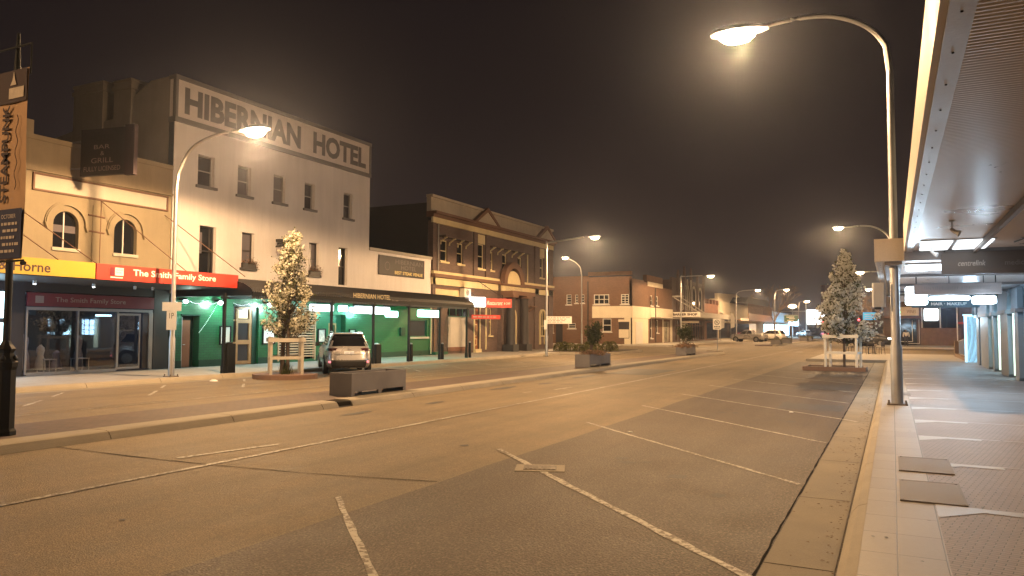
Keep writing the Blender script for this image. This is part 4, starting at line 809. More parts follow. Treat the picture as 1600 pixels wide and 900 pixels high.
g.build('print',M['letter_bronze'],t); g=MB(fr); g.tube([(.4,2.6,.03),(.4,3.1,.03)],.012,4); g.tube([(2.1,2.6,.03),(2.1,3.1,.03)],.012,4); g.build('hanger',M['dark_trim'],t)

# ------------------------------------------------------------------ long brown brick building across the side street
YB=77.0; FB=FN(YB)
bb=thing('long_brick_building','long brown brick building with a plain white band above the ground floor','building',(-30,77,.14))
W1=[(-35.0,4.40,-33.9,5.50),(-32.05,4.40,-31.45,5.50),(-31.0,4.55,-30.68,5.48),(-30.28,4.55,-29.95,5.48),(-28.85,4.38,-27.1,5.46),(-25.78,4.38,-24.9,5.44)]
W2=[(-34.8,1.3,-33.6,2.2),(-31.85,1.78,-30.95,2.35),(-27.85,1.45,-26.85,2.85)]
g=MB(FB); g.wall(-46,.14,-24.6,7.35,W1+W2,0,.25); g.build('wall',M['brown_brick'],bb)
MB(FB).box((-46,.14,-13),(-24.9,7.2,-.27)).build('inner_block',M['brown_brick'],bb)
FS2=FL(-24.6); g=MB(FS2); WS=[(84.0,4.42,84.85,5.6),(86.3,4.48,87.2,5.6),(83.85,.7,84.7,3.0),(86.4,1.3,87.2,2.82)]
g.wall(77,.14,88.95,7.0,WS,0,.25); g.box((82.4,7.0,-.4),(88.95,7.85,.05)); g.wall(88.95,.14,93.4,6.7,[(89.5,.2,92.3,2.68)],0,.25); g.build('street_wall',M['brown_brick'],bb)
g=MB(FS2); g.box((82.7,6.6,.01),(88.95,7.1,.09)); g.build('parapet_band',M['cream_wall'],bb)
g=MB(FB); g.box((-29.0,2.92,0),(-24.6,4.18,.10)); 
g.build('white_band',M['cream_wall'],bb); g=MB(FS2); g.box((76.9,2.92,0),(93.4,4.2,.10)); g.build('white_band',M['cream_wall'],bb)
for a,b in((77.1,82.9),(88.9,89.3),(92.4,93.3)): MB(FS2).box((a,.14,0),(b,2.9,.05)).build('pale_corner_wall',M['cream_wall'],bb)
MB(FS2).box((78.2,.16,.05),(80.6,2.5,.09)).build('corner_door',M['white_frame'],bb)
MB(FB).box((-25.4,.14,0),(-24.7,2.92,.05)).build('pale_pier',M['cream_wall'],bb)
for i,w in enumerate(W1): window(FB,*w,bb,fm='white_frame',nu=(1,1,1,1,3,2)[i],nv=(4,4,3,3,2,4)[i],w=-.06,fw_=.06 if i<4 else .09)
for i,w in enumerate(W2): window(FB,*w,bb,fm='white_frame',nu=1,nv=2,w=-.06,fw_=.08)
for w in WS: window(FS2,*w,bb,fm='white_frame',nu=1,nv=2,w=-.06,fw_=.09)
g=MB(FS2); g.box((89.5,.2,-.2),(92.3,2.68,-.15)); d=g.build('shop_window',M['glass_dark'],bb); g=MB(FS2)
for u in(89.5,90.2,90.9,91.6,92.22): g.box((u,.2,-.15),(u+.08,2.68,-.1))
g.box((89.5,1.9,-.15),(92.3,1.98,-.1)); g.build('glazing_bars',M['cream_wall'],d)
MB(FB).box((-33.3,.2,.0),(-32.5,2.3,.05)).build('side_door',M['board_dark'],bb)
g=MB(FB); g.box((-26.0,.75,.03),(-24.95+.1,2.5,.06)); g.build('notice_window',M['glass_grey'],bb); g=MB(FB); g.box((-26.05,2.5,.03),(-24.85,2.75,.1)); g.box((-26.0,.8,.06),(-24.9,1.7,.065)); g.build('notice_panel',M['cream_wall'],bb)
g=MB(FB); g.tube([(-29.5,.2,.07),(-29.5,6.9,.07)],.07,6); g.build('downpipe',M['dark_trim'],bb); g=MB(FS2); g.tube([(85.6,.2,.14),(85.6,6.5,.14)],.06,6); g.build('downpipe',M['dark_trim'],bb)
g=MB(FB); g.box((-46,7.35,-.3),(-29.5,7.5,.05)); g.box((-29.5,7.5,-.3),(-24.6,7.9,.03)); g.build('parapet',M['brown_brick'],bb)
MB(FS2).box((83.7,3.0,.1),(93.3,3.08,1.3)).build('street_awning',M['concrete_pale'],bb)

# ------------------------------------------------------------------ barber shop with gothic arches and stepped posts
ba=thing('barber_shop_building','dark ornate brick building with tall arched windows above the barber shop','building',(-24.6,103,.14))
g=MB(F); g.wall(93.5,.14,112,8.3,[(95.0,.3,111.0,2.9)],0,.3)
for a in (96.0,99.3,103.0,106.8,110.5): g.box((a-.3,3.4,0),(a+.3,8.8 if a not in(99.3,103.0) else 9.3,.25)); g.prism([(a-.3,8.8 if a not in(99.3,103.0) else 9.3),(a+.3,8.8 if a not in(99.3,103.0) else 9.3),(a,9.4 if a not in(99.3,103.0) else 10.1)],0,.25)
g.build('wall',M['po_brick'],ba); MB(F).box((93.5,.14,-12),(112,8.0,-.31)).build('inner_block',M['po_brick'],ba)
for a in (97.65,101.15,104.9,108.65):
    g=MB(F); g.ring(a,6.6,.85,1.1,0,.12,n=14); g.box((a-1.1,4.3,0),(a-.85,6.6,.12)); g.box((a+.85,4.3,0),(a+1.1,6.6,.12)); g.build('arch_moulding',M['po_stone'],ba); MB(F).prism(poly_arch(a-.8,a+.8,4.4,6.6),.0,.04).build('window',M['glass_dark'],ba)
for a in (96.6,100.2,102.2): MB(F).tube([(a,4.2,.3),(a,8.4,.3)],.09,6).build('downpipe',M['po_stone'],ba)
g=MB(F); g.box((93.8,3.2,.02),(112.3,3.34,3.5)); g.box((93.8,3.34,3.4),(112.3,3.85,3.5)); g.build('awning',M['concrete_pale'],ba)
MB(F).box((95.0,.3,-.3),(111,2.9,-.25)).build('shop_window',M['glass_dark'],ba); g=MB(F)
for i in range(12): g.box((95+i*1.45,.3,-.25),(95.14+i*1.45,2.9,-.18))
g.box((95,2.2,-.25),(111,2.3,-.18)); g.build('window_frame',M['brown_trim'],ba)
g=MB(F); g.box((99.0,.2,-.2),(99.2,2.5,.5)); g.box((95.3,2.55,.6),(95.4,2.8,2.9)); g.build('hanging_board',M['cream_wall'],ba)
FQ=FN(93.7)
g=MB(FQ); g.tube([(-24.4,5.7,0),(-21.3,3.85,0)],.07,5); g.tube([(-24.5,6.0,-3),(-21.3,3.85,-3)],.07,5); g.box((-24.6,5.75,-.1),(-23.2,5.95,.1)); g.build('awning_stay',M['concrete_pale'],ba)
t=thing('barber_shop_sign','cream sign lettered BARBER SHOP on the end of the awning','sign',(-23,93.7,3.3))
MB(FQ).box((-24.9,3.3,0.02),(-21.15,3.88,.12)).build('board',M['letter_white'],t); text('BARBER SHOP',FQ,(-24.55,3.44,-21.5,3.74),.125,M['letter_brown'],t,bold=.05)
# small red brick block and the balcony building beyond
nb=thing('red_brick_shops','low red brick shops with a stepped parapet past the barber shop','shop building',(-24.6,117,.14))
g=MB(F); g.box((112,.14,-12),(121.3,5.6,0))
for a in(112,114.2,116.4,118.6,120.9): g.box((a,5.6,-.3),(a+.5,6.3,.1))
g.build('wall',M['red_brick'],nb); MB(F).box((112.3,3.0,0),(121,3.25,3.2)).build('awning',M['dark_roof'],nb); MB(F).box((113,.3,0),(120.5,2.7,.03)).build('shop_window',M['glass_dark'],nb)
vb=thing('balcony_building','tan two storey building with a projecting timber balcony','building',(-24.6,137,.14))
g=MB(F); g.box((121.3,.14,-12),(168,6.6,0)); g.prism([(121.3,6.6),(121.3,7.5),(137,7.9),(146,7.2),(168,7.0),(168,6.6)],-.5,0); g.box((121.3,3,0),(130,6.2,.3)); g.build('wall',M['cream_wall'],vb)
g=MB(F); g.box((153,6.0,-8),(168,8.0,.4)); g.build('tower_block',M['cream_wall'],vb)
g=MB(F); g.prism([(131,6.3),(160,6.3),(157,7.5),(134,7.3)],-.5,2.6); g.build('balcony_roof',M['dark_roof'],vb); g=MB(F); g.box((132,3.3,0),(160,3.5,3.0)); g.box((132,3.5,2.8),(160,4.5,2.95)); g.build('balcony',M['timber'],vb)
g=MB(F); u=132.2
while u<160: g.box((u,4.5,2.8),(u+.16,6.2,2.9)); u+=.95
g.build('balcony_posts',M['brown_trim'],vb); MB(F).box((122,.3,0),(150,2.8,.05)).build('shop_window',M['glass_dark'],vb)
MB(F).box((150,.3,0),(158,2.9,.06)).build('lit_shop_window',M['lit_warm'] if False else M['lit_window_dim'],vb)
MB(F).box((124,3.2,3.0),(131,3.6,3.1)).build('sign_panel',M['lit_window_dim'],vb)
lb_=thing('lit_shop','far shop with a blazing bluish white front and awning','shop building',(-24.6,185,.14))
g=MB(F); g.box((168,.14,-10),(215,6.0,0)); g.build('wall',M['pier_grey'],lb_)
g=MB(F)
for i in range(11): g.box((169+i*4,.4,.02),(171.6+i*4,2.9,.08))
g.build('lit_window',M['lit_shop'],lb_); g=MB(F); g.box((168,3.0,0),(212,3.3,3)); g.build('awning',M['concrete_pale'],lb_); MB(F).box((186,2.8,3.0),(206,4.4,3.1)).build('lit_sign',M['lit_shop'],lb_)
point((-20.5,190,3.0),1600,(.7,.88,1),.5,lb_,'shop_light')
# feather flags, tree guard, no parking sign
for i,(x,y) in enumerate(((-21.6,108),(-21.0,112.5))):
    t=thing('feather_flag',('white teardrop flag at the end of the barber shop awning','taller white teardrop flag beside the far lamp post')[i],'flag',(x,y,.14),'teardrop flags on the footpath')
    z=4.2+.1*i; MB().tube([(x,y,.14),(x,y,z)],.03,6).build('pole',M['alu_frame'],t); g=MB(FN(y-.05)); g.prism([(x-.02,z-2.4),(x+.55,z-2.2),(x+.6,z-1.0),(x+.35,z-.2),(x+.02,z)],-.01,.01); g.build('flag_cloth',M['letter_white'],t)
t=thing('no_parking_sign','white no right turn sign on a thin pole at the median end','traffic sign',(-12.75,62.5,0))
MB().tube([(-12.75,62.5,0),(-12.75,62.5,2.5)],.03,8).build('pole',M['galv'],t); fr=FN(62.45); p=MB(fr).bbox((-13.08,1.72,0),(-12.42,2.6,.02),.04).build('plate',M['letter_white'],t)
g=MB(fr); g.ring(-12.75,2.3,.17,.21,.021,.024,0,2*math.pi,24); g.prism([(-12.9,2.42),(-12.87,2.45),(-12.6,2.18),(-12.63,2.15)],.021,.026); g.tube([(-12.83,2.18,.02),(-12.83,2.33,.02),(-12.74,2.38,.02),(-12.66,2.31,.02)],.018,5); g.build('symbol',M['letter_black'],p); text('BUS',fr,(-12.97,1.86,-12.8,2.0),.021,M['letter_black'],p) if False else None
g=MB(fr); g.box((-12.98,1.9,.021),(-12.86,2.0,.023)); g.box((-12.82,1.9,.021),(-12.70,2.0,.023)); g.box((-12.64,1.9,.021),(-12.52,2.0,.023)); g.box((-12.95,1.79,.021),(-12.55,1.83,.023)); g.build('small_print',M['letter_black'],p)
# ------------------------------------------------------------------ right side: shops, canopies, hanging signs
rb=thing('right_side_shops','grey shop front with rounded piers under the awnings on the right','shop building',(3.6,36,.14)); FRt=FR(3.62)
g=MB(FRt); g.box((-12,.14,-8),(28.2,7,-.02)); g.box((28.2,2.42,-8),(44.2,7,-.02)); g.box((28.2,.14,-8),(44.2,2.42,-1.2)); g.build('wall',M['pier_grey'],rb)
PR=[(28.2,29.0),(30.6,32.6),(34.6,35.1),(36.5,39.6),(40.3,41.2)]
for a,b in PR:
    g=MB(FRt); g.bbox((a,.14,-.4),(b,2.3,.12),.1); g.build('pier',M['pier_grey'],rb); g=MB(FRt); g.box((a-.1,2.3,-.3),(b+.1,2.42,.2)); g.build('capital',M['beam_grey'],rb)
    g=MB(FRt); g.box((a-.3,2.42,0),(b+.3,3.05,.16)); g.ring(b+.3,2.42,.5,.62,.0,.22,0,math.pi/2,8); g.build('arch_head',M['pier_grey'],rb)
for a,b in ((29.0,30.6),(32.6,34.6),(35.1,36.5),(39.6,40.3)):
    for c,e_ in((a+.02,a+.12),(b-.12,b-.02)): MB(FRt).box((c,.2,-.42),(e_,2.3,-.02)).build('window_jamb',M['jamb_glow'] if a<39 else M['pier_light'],rb)  # jambs glow by themselves; window light put into their material
    MB(FRt).box((a+.12,1.15,-.45),(b-.12,2.25,-.40)).build('lit_window',M['lit_shop'],rb); MB(FRt).box((a+.12,.14,-.45),(b-.12,1.1,-.38)).build('stall_riser',M['pier_grey'],rb); g=MB(FRt)
    for k in range(1,3): u=a+.12+(b-a-.24)*k/3; g.box((u-.03,1.15,-.395),(u+.03,2.25,-.36))
    for v in(1.5,1.85): g.box((a+.12,v-.02,-.395),(b-.12,v+.02,-.362))
    g.build('glazing_bars',M['dark_trim'],rb)
point((2.2,27.5,2.7),90,(.48,.74,1),.2,rb,'shop_light'); point((2.2,38.5,2.7),90,(.48,.74,1),.2,rb,'shop_light')
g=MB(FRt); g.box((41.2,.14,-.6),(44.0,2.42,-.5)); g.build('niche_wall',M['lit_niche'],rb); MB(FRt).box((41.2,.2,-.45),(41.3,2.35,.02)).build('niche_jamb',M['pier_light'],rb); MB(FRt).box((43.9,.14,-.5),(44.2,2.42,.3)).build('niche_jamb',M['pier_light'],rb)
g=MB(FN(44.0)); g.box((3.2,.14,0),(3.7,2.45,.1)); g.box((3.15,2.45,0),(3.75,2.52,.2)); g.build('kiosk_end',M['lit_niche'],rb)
point((2.9,42.5,2.2),140,(.5,.8,1),.15,rb,'niche_light')
# soffit and fascia of the near canopy
def canopy(name,label,x0,x1,y0,y1,zs,zt,pitch=.052):
    t=thing(name,label,'awning',((x0+x1)/2,(y0+y1)/2,zs))
    g=MB(); y=y0; n=int((y1-y0)/pitch); st=(y1-y0)/n
    for i in range(n):
        a=y0+i*st; d=st; prof=[(a,zs),(a+d*.30,zs),(a+d*.42,zs+.009),(a+d*.88,zs+.009),(a+d,zs)]
        for (ya,za),(yb_,zb) in zip(prof[:-1],prof[1:]): g.quad((x0+.1,ya,za),(x1,ya,za),(x1,yb_,zb),(x0+.1,yb_,zb))
    g.build('corrugated_soffit',M['soffit_metal'],t,recalc=False)
    g=MB(); g.box((x0,y0,zs-.02),(x0+.04,y1,zt)); g.build('fascia',M['fascia_cream'],t)
    g=MB(); g.box((x0+.04,y0,zs-.035),(x0+.16,y1,zs-.004)); e=g.build('edge_strip',M['silver_paint'],t)
    g=MB(); yy=y0+.3
    while yy<y1: g.lathe([(.007,-.006),(.007,0)],(x0+.1,yy,zs-.035),6); yy+=.62
    g.build('screw_heads',M['tar'],e)
    MB().box((x0+.04,y0,zs+.10),(x1,y1,zt-.04)).build('roof',M['dark_roof'],t)
    return t
c1=canopy('near_canopy','corrugated metal awning overhead on the near right footpath',.235,3.62,-6,17.0,3.3,3.84)
g=MB(); g.box((.24,17.0,3.10),(3.62,17.14,3.84)); g.build('end_beam',M['beam_grey'],c1)
g=MB(); g.box((1.0,3,3.26),(1.06,17,3.28)); g.build('conduit',M['silver_paint'],c1) if False else None
g=MB(); g.box((1.42,10.4,3.21),(1.48,17.0,3.297)); g.build('ceiling_batten',M['beam_grey'],c1)
g=MB(); g.tube([(2.9,9.0,3.27),(1.95,15.8,3.27)],.012,5); g.build('cable',M['cladding'],c1)
for i,(y,x) in enumerate(((12.6,.80),(16.0,.68))):
    t=thing('flood_light',('small adjustable spotlight hanging from the near awning ceiling','second spotlight farther along the near awning ceiling')[i],'spotlight',(x,y,3.3),'spotlights on the awning ceiling')
    g=MB(); g.lathe([(.035,-.02),(.035,0)],(x,y,3.3),10); g.tube([(x,y,3.29),(x,y,3.17)],.011,6); g.build('stem',M['silver_paint'],t); g=MB(); g.tube([(x-.015,y,3.18),(x+.035,y-.02,3.13),(x+.09,y-.04,3.10)],[.022,.03,.048],10); g.build('head',M['silver_paint'],t,smooth=True)
for i,(a,b) in enumerate(((.50,.98),(1.06,1.60))):  # glowing panels added where the ceiling would show a bright sign reflection
    t=thing('soffit_reflection_panel',('left glowing panel added for the bright reflection in the near awning ceiling','right glowing panel added for the bright reflection in the near awning ceiling')[i],'light fitting',((a+b)/2,15.9,3.27),'glowing panels added for the reflection in the near awning')
    MB().bbox((a,15.2,3.268),(b,16.85,3.285),.05).build('diffuser',M['lit_panel'],t); MB().box((a-.03,15.17,3.285),(b+.03,16.9,3.299)).build('tray',M['silver_paint'],t)
    point(((a+b)/2,15.9,3.05),8,(.75,.9,1),.3,t,'fitting_light')  # cool light added along with the panels
t=thing('ceiling_vent','round brown vent in the awning ceiling near the building','vent',(2.1,15.2,3.28)); MB().lathe([(.14,-.015),(.14,0)],(2.12,15.3,3.297),16).build('ring',M['beam_grey'],t); MB().lathe([(.1,-.03),(.12,-.015)],(2.12,15.3,3.297),14).build('cone',M['brown_trim'],t)
c2=canopy('second_canopy','second wider awning beyond the near one with a square cream end panel',-.31,3.62,17.45,34.0,3.16,3.60)
g=MB(); g.box((-.31,17.40,3.13),(3.62,17.45,3.60)); g.build('end_fascia',M['fascia_cream'],c2); g=MB(); g.box((-.31,34.0,3.1),(3.62,34.1,3.6)); g.build('far_fascia',M['beam_grey'],c2)
for y in (22,26.5,31): MB().box((-.1,y,3.08),(3.6,y+.06,3.155)).build('cross_rail',M['beam_grey'],c2)
MB().box((-.12,17.5,3.06),(.2,34,3.155)).build('edge_trough',M['beam_grey'],c2)
c3=canopy('far_canopy','third awning past the hair salon sign toward the corner',.2,3.62,34.3,44.0,3.2,3.6,.2)
def hang_sign(label,x0,x1,z0,z1,y,mm,th=.06,top=3.16,name='hanging_sign'):
    t=thing(name,label,'sign',((x0+x1)/2,y,z0)); fr=FN(y); MB(fr).box((x0,z0,-th),(x1,z1,0)).build('board',M[mm],t)
    g=MB(fr)
    for x in (x0+.06,x1-.12): g.tube([(x,z1,-th/2),(x,top,-th/2)],.012,6)
    g.build('hanger',M['black_paint'],t); return t,fr
t,fr=hang_sign('dark brown sign lettered centrelink hanging at the end of the near awning',.88,4.2,2.80,3.235,16.95,'sign_brown',top=3.3); text('centrelink',fr,(1.16,2.955,1.62,3.06),.004,M['letter_dim'],t,shear=.25,bold=.012); text('medicare',fr,(1.93,2.955,2.4,3.05),.004,M['beam_grey'],t)
t,fr=hang_sign('long taupe hanging sign above the glowing tubes under the second awning',.51,2.42,2.62,2.90,22.0,'sign_taupe',top=3.16)
text('Solicitors & Conveyancing',fr,(.72,2.74,2.2,2.83),.004,M['beam_grey'],t) if False else None
g=MB(fr); random.seed(8); u=.75
while u<2.2: l=random.uniform(.02,.05); g.box((u,2.74,0),(u+l*.6,2.80+random.uniform(0,.03),.004)); u+=l+.015
g.build('faded_print',M['beam_grey'],t)
t,fr=hang_sign('slate blue hanging sign lettered HAIR · MAKEUP',.62,2.66,2.50,2.92,30.0,'sign_slate',top=3.16); text('HAIR · MAKEUP',fr,(1.22,2.58,2.28,2.68),.004,M['letter_white'],t,bold=.02)
def glow_box(label,x0,x1,z0,z1,y,th,mm='lit_white',pw=30,col=(.85,.95,1)):
    t=thing('glowing_sign_box',label,'illuminated sign',((x0+x1)/2,y,z0),'glowing boxes under the second awning'); fr=FN(y); MB(fr).bbox((x0,z0,-th),(x1,z1,0),.04).build('glowing_panel',M[mm],t)
    g=MB(fr); g.tube([((x0+x1)/2,z1,-th/2),((x0+x1)/2,3.16,-th/2)],.012,5); g.build('hanger',M['black_paint'],t)
    if pw: point(((x0+x1)/2,y-.3,z0-.1),pw,col,.2,t,'sign_light')
glow_box('brightest glowing white sign box at the left end under the second awning',.32,.84,2.38,2.87,22.6,.3,pw=150,col=(.6,.82,1))
glow_box('short glowing white box at the right end above the hair salon sign',1.82,2.34,2.38,2.58,22.3,.25,pw=130,col=(.6,.82,1))
glow_box('long thin glowing tube between the two white boxes',.86,1.80,2.49,2.60,22.5,.1,pw=80,col=(.6,.82,1))
t=thing('soffit_light','bright white light fitting on the ceiling under the second awning','light fitting',(.8,19.5,3.1),'light fittings under the second awning')
MB().box((.32,18.6,3.085),(1.25,19.9,3.135)).build('diffuser',M['lit_white'],t); MB().box((.28,18.55,3.135),(1.29,19.95,3.158)).build('tray',M['silver_paint'],t); point((.8,19.3,2.8),35,(.6,.82,1),.3,t,'fitting_light')
# ground level things past the shops
t=thing('footpath_railing','grey metal railing on a low kerb beside the blue lit niche','railing',(3.5,48,.14)); g=MB(FR(3.55)); g.tube([(44.6,1.5,0),(46.5,1.35,0),(53.2,1.05,0)],.03,6); g.tube([(44.6,.35,0),(53.2,.32,0)],.02,6)
g.build('rails',M['galv'],t); g=MB(FR(3.55)); u=44.8
while u<53.2: g.tube([(u,.3,0),(u,1.5-.45*(u-44.6)/8.6,0)],.015,5); u+=.42
g.build('balusters',M['galv'],t); g=MB(FR(3.55)); g.box((44.4,.14,-.2),(53.5,.32,.2)); g.box((53.2,.14,-.2),(53.6,1.1,.2)); g.build('kerb_wall',M['stone_brown'],t)
# corner building across the right side street
YC=91.5; FC=FN(YC); cb=thing('far_corner_building','brown corner building with a low stone wall and tall dark windows','building',(6,YC,.14))
g=MB(FC); g.box((-.8,.14,-10),(40,6.2,-.3)); g.build('wall',M['po_brick'],cb); g=MB(FC); g.box((2.7,.14,-.3),(6.4,2.0,.0)); g.build('low_stone_wall',M['stone_brown'],cb)
g=MB(FC); 
for x in (2.75,4.45,6.0): g.box((x,2.0,-.2),(x+.12,4.3,-.05))
g.build('window_post',M['white_frame'],cb); MB(FC).box((2.9,2.0,-.29),(6.2,4.4,-.25)).build('window',M['glass_dark'],cb)
g=MB(FC); g.box((.1,.14,-.28),(2.3,3.3,-.22)); g.build('shop_window',M['glass_dark'],cb); g=MB(FC); g.box((.3,.5,-.2),(1.9,.56,-.1)); g.box((1.86,.5,-.2),(1.92,2.8,-.1)); g.box((2.5,.3,-.2),(2.56,2.9,-.1)); g.box((1.5,.3,-.2),(2.5,.36,-.1)); g.build('shop_frame',M['white_frame'],cb)
g=MB(FC); g.box((-.8,3.0,-.2),(2.7,3.2,2.2)); g.build('awning',M['brown_trim'],cb)
t,fr=hang_sign('cream sign with a green light hanging under the far corner awning',.05,2.45,3.25,4.15,88.5,'po_cream',top=4.4); text('WINES',fr,(1.35,3.5,2.2,3.85),.01,M['brown_trim'],t); MB(fr).box((.3,3.55,0),(.75,3.72,.03)).build('green_light',M['green_led'],t)
t=thing('lit_window_sign','square blazing white sign in the corner building window','illuminated sign',(3.6,YC,2.9)); MB(FC).bbox((3.0,2.75,.02),(4.35,4.05,.14),.1).build('glowing_panel',M['lit_white'],t); MB(FC).box((2.9,4.05,.0),(4.45,4.12,.16)).build('cap',M['brown_trim'],t)
t=thing('ice_cream_marker','small red and white marker sign near the railing end','sign',(6.0,84,2.2)); MB(FN(84)).box((5.6,2.35,0),(6.3,2.55,.05)).build('plate',M['red_sign'],t); MB().tube([(5.55,84,.14),(5.55,84,3.4)],.05,6).build('post',M['letter_white'],t)
# person walking on the far footpath
def person(x,y,z,label,h=1.68):
    t=thing('person',label,'person',(x,y,z)); k=h/1.7
    def skin(name,vs,es,rs,m,lv=2):
        me=bpy.data.meshes.new(name); me.from_pydata([(a*k,b*k,c*k) for a,b,c in vs],es,[]); o=bpy.data.objects.new(name,me); COL.objects.link(o); o.parent=t
        md=o.modifiers.new('s','SKIN'); 
        for v_,r_ in zip(me.skin_vertices[0].data,rs): v_.radius=(r_*k,r_*k)
        me.skin_vertices[0].data[0].use_root=True
        s=o.modifiers.new('d','SUBSURF'); s.levels=1; s.render_levels=lv; me.materials.append(m); ORG[o.name]=ORG[t.name]; return o
    skin('body',[(0,0,.92),(0,0,1.15),(0,.01,1.40),(0,0,1.50),(0,-.01,1.6),(.09,0,.86),(.11,-.05,.48),(.12,.03,.08),(.12,-.1,.04),(-.09,0,.86),(-.11,.10,.48),(-.12,.22,.12),(-.12,.12,.04),(.19,0,1.38),(.25,.02,1.12),(.24,-.08,.88),(-.19,0,1.38),(-.25,.04,1.12),(-.24,.08,.88)],
        [(0,1),(1,2),(2,3),(3,4),(0,5),(5,6),(6,7),(7,8),(0,9),(9,10),(10,11),(11,12),(2,13),(13,14),(14,15),(2,16),(16,17),(17,18)],
        [.14,.13,.15,.055,.095,.09,.065,.045,.04,.09,.065,.045,.04,.06,.045,.035,.06,.045,.035],M['trouser'])
    skin('jacket',[(0,0,.95),(0,0,1.18),(0,.01,1.40),(.2,0,1.38),(.265,.02,1.12),(.25,-.07,.92),(-.2,0,1.38),(-.265,.04,1.12),(-.25,.07,.92)],[(0,1),(1,2),(2,3),(3,4),(4,5),(2,6),(6,7),(7,8)],[.175,.165,.18,.075,.06,.05,.075,.06,.05],M['jacket'])
    skin('head',[(0,0,1.53),(0,-.01,1.62)],[(0,1)],[.085,.09],M['skin']); skin('hair',[(0,.03,1.6),(0,.02,1.66)],[(0,1)],[.095,.095],M['hair'])
    return t
person(1.2,85.5,.14,'person in a cream jacket and dark trousers walking on the far footpath')
# ------------------------------------------------------------------ median things: banner post, planters
t=thing('banner_post','dark ornate post on the median carrying a tall hanging banner','banner post',(-11.64,6.6,.118))
X0,Y0=-11.64,6.6
g=MB(); g.lathe([(.17,0),(.17,.06),(.145,.10),(.14,.95),(.16,1.0),(.165,1.06),(.11,1.12),(.10,1.2),(.13,1.26),(.08,1.32),(.05,1.38)],(X0,Y0,.118),8); g.build('plinth',M['black_paint'],t)
for a in range(4): q=math.pi/4+a*math.pi/2; MB().lathe([(.02,0),(.035,.02),(.035,.05),(.01,.08)],(X0+.12*math.cos(q),Y0+.12*math.sin(q),1.2),8).build('finial_ball',M['black_paint'],t,smooth=True)
MB().tube([(X0,Y0,1.4),(X0,Y0,5.6),(X0,Y0,6.1)],[.05,.045,.02],10).build('pole',M['black_paint'],t,smooth=True)
fr=FN(Y0-.06); g=MB(fr)
for v in (2.66,5.86): g.tube([(X0-.42,v,0),(X0+.44,v,0)],.016,6)
g.tube([(X0-.42,5.5,0),(X0-.42,5.86,0)],.012,6); g.tube([(X0+.44,5.4,0),(X0+.44,5.86,0)],.012,6); g.tube([(X0+.40,2.62,0),(X0+.47,2.62,0)],.03,6); g.build('banner_rail',M['black_paint'],t)
b=thing('hanging_banner','tall orange banner with upright STEAMPUNK lettering and a dark blue foot','banner',(X0,Y0-.07,2.68))
def cloth(v0,v1,w,mm,name,par,wave=.012):
    g=MB(fr); nu,nv=8,20; P=[[(X0-.42+.85*i/nu, v0+(v1-v0)*j/nv, w+wave*math.sin(i*1.1+j*.35)) for i in range(nu+1)] for j in range(nv+1)]
    for j in range(nv):
        for i in range(nu): g.quad(P[j][i],P[j][i+1],P[j+1][i+1],P[j+1][i])
    return g.build(name,M[mm],par,smooth=True,recalc=False)
cloth(2.68,5.5,.015,'banner_orange','cloth',b); cloth(2.69,3.42,.045,'banner_blue','foot_panel',b,.003); cloth(5.0,5.49,.045,'banner_dark','head_panel',b,.003)
text('STEAMPUNK',fr,(X0-.13,3.52,X0+.05,4.98),.05,M['banner_dark'],b,rot=True,bold=.03)
text('OCTOBER',fr,(X0-.05,3.28,X0+.3,3.34),.056,M['letter_dim'],b)
g=MB(fr); random.seed(21)
for j,v in enumerate((3.18,3.08,2.98,2.88,2.78)):
    u=X0-.04+.04*(j%2)
    while u<X0+.3: l=random.uniform(.03,.09); g.box((u,v,.055),(u+l,v+.04,.058)); u+=l+.025
g.build('foot_print',M['letter_dim'],b)
g=MB(fr); g.tube([(X0+.24+.03*math.sin(k*1.3),3.7+.065*k,.05) for k in range(18)],.005,5); g.build('script_flourish',M['banner_dark'],b)
g=MB(fr); g.box((X0+.02,5.06,.055),(X0+.38,5.22,.058)); g.build('head_label',M['banner_pale'],b); g=MB(fr); g.prism([(X0+.05,5.26),(X0+.2,5.26),(X0+.16,5.34),(X0+.13,5.46),(X0+.10,5.34)],.056,.06); g.build('head_emblem',M['banner_pale'],b)
def foliage(g, n, pos, size, seed, jit=1.0):
    rnd=random.Random(seed)
    for _ in range(n):
        c=pos(rnd)
        if c is None: continue
        a=Vector((rnd.gauss(0,1),rnd.gauss(0,1),rnd.gauss(0,1))); a.normalize(); b_=a.cross(Vector((rnd.gauss(0,1),rnd.gauss(0,1),rnd.gauss(0,1)))); b_.normalize(); s=size*rnd.uniform(.6,1.3)
        c=Vector(c); a*=s; b_*=s*.75; g.add([c-a,c-b_*.9+a*.2,c+a,c+b_],[(0,1,2,3)])
    return g
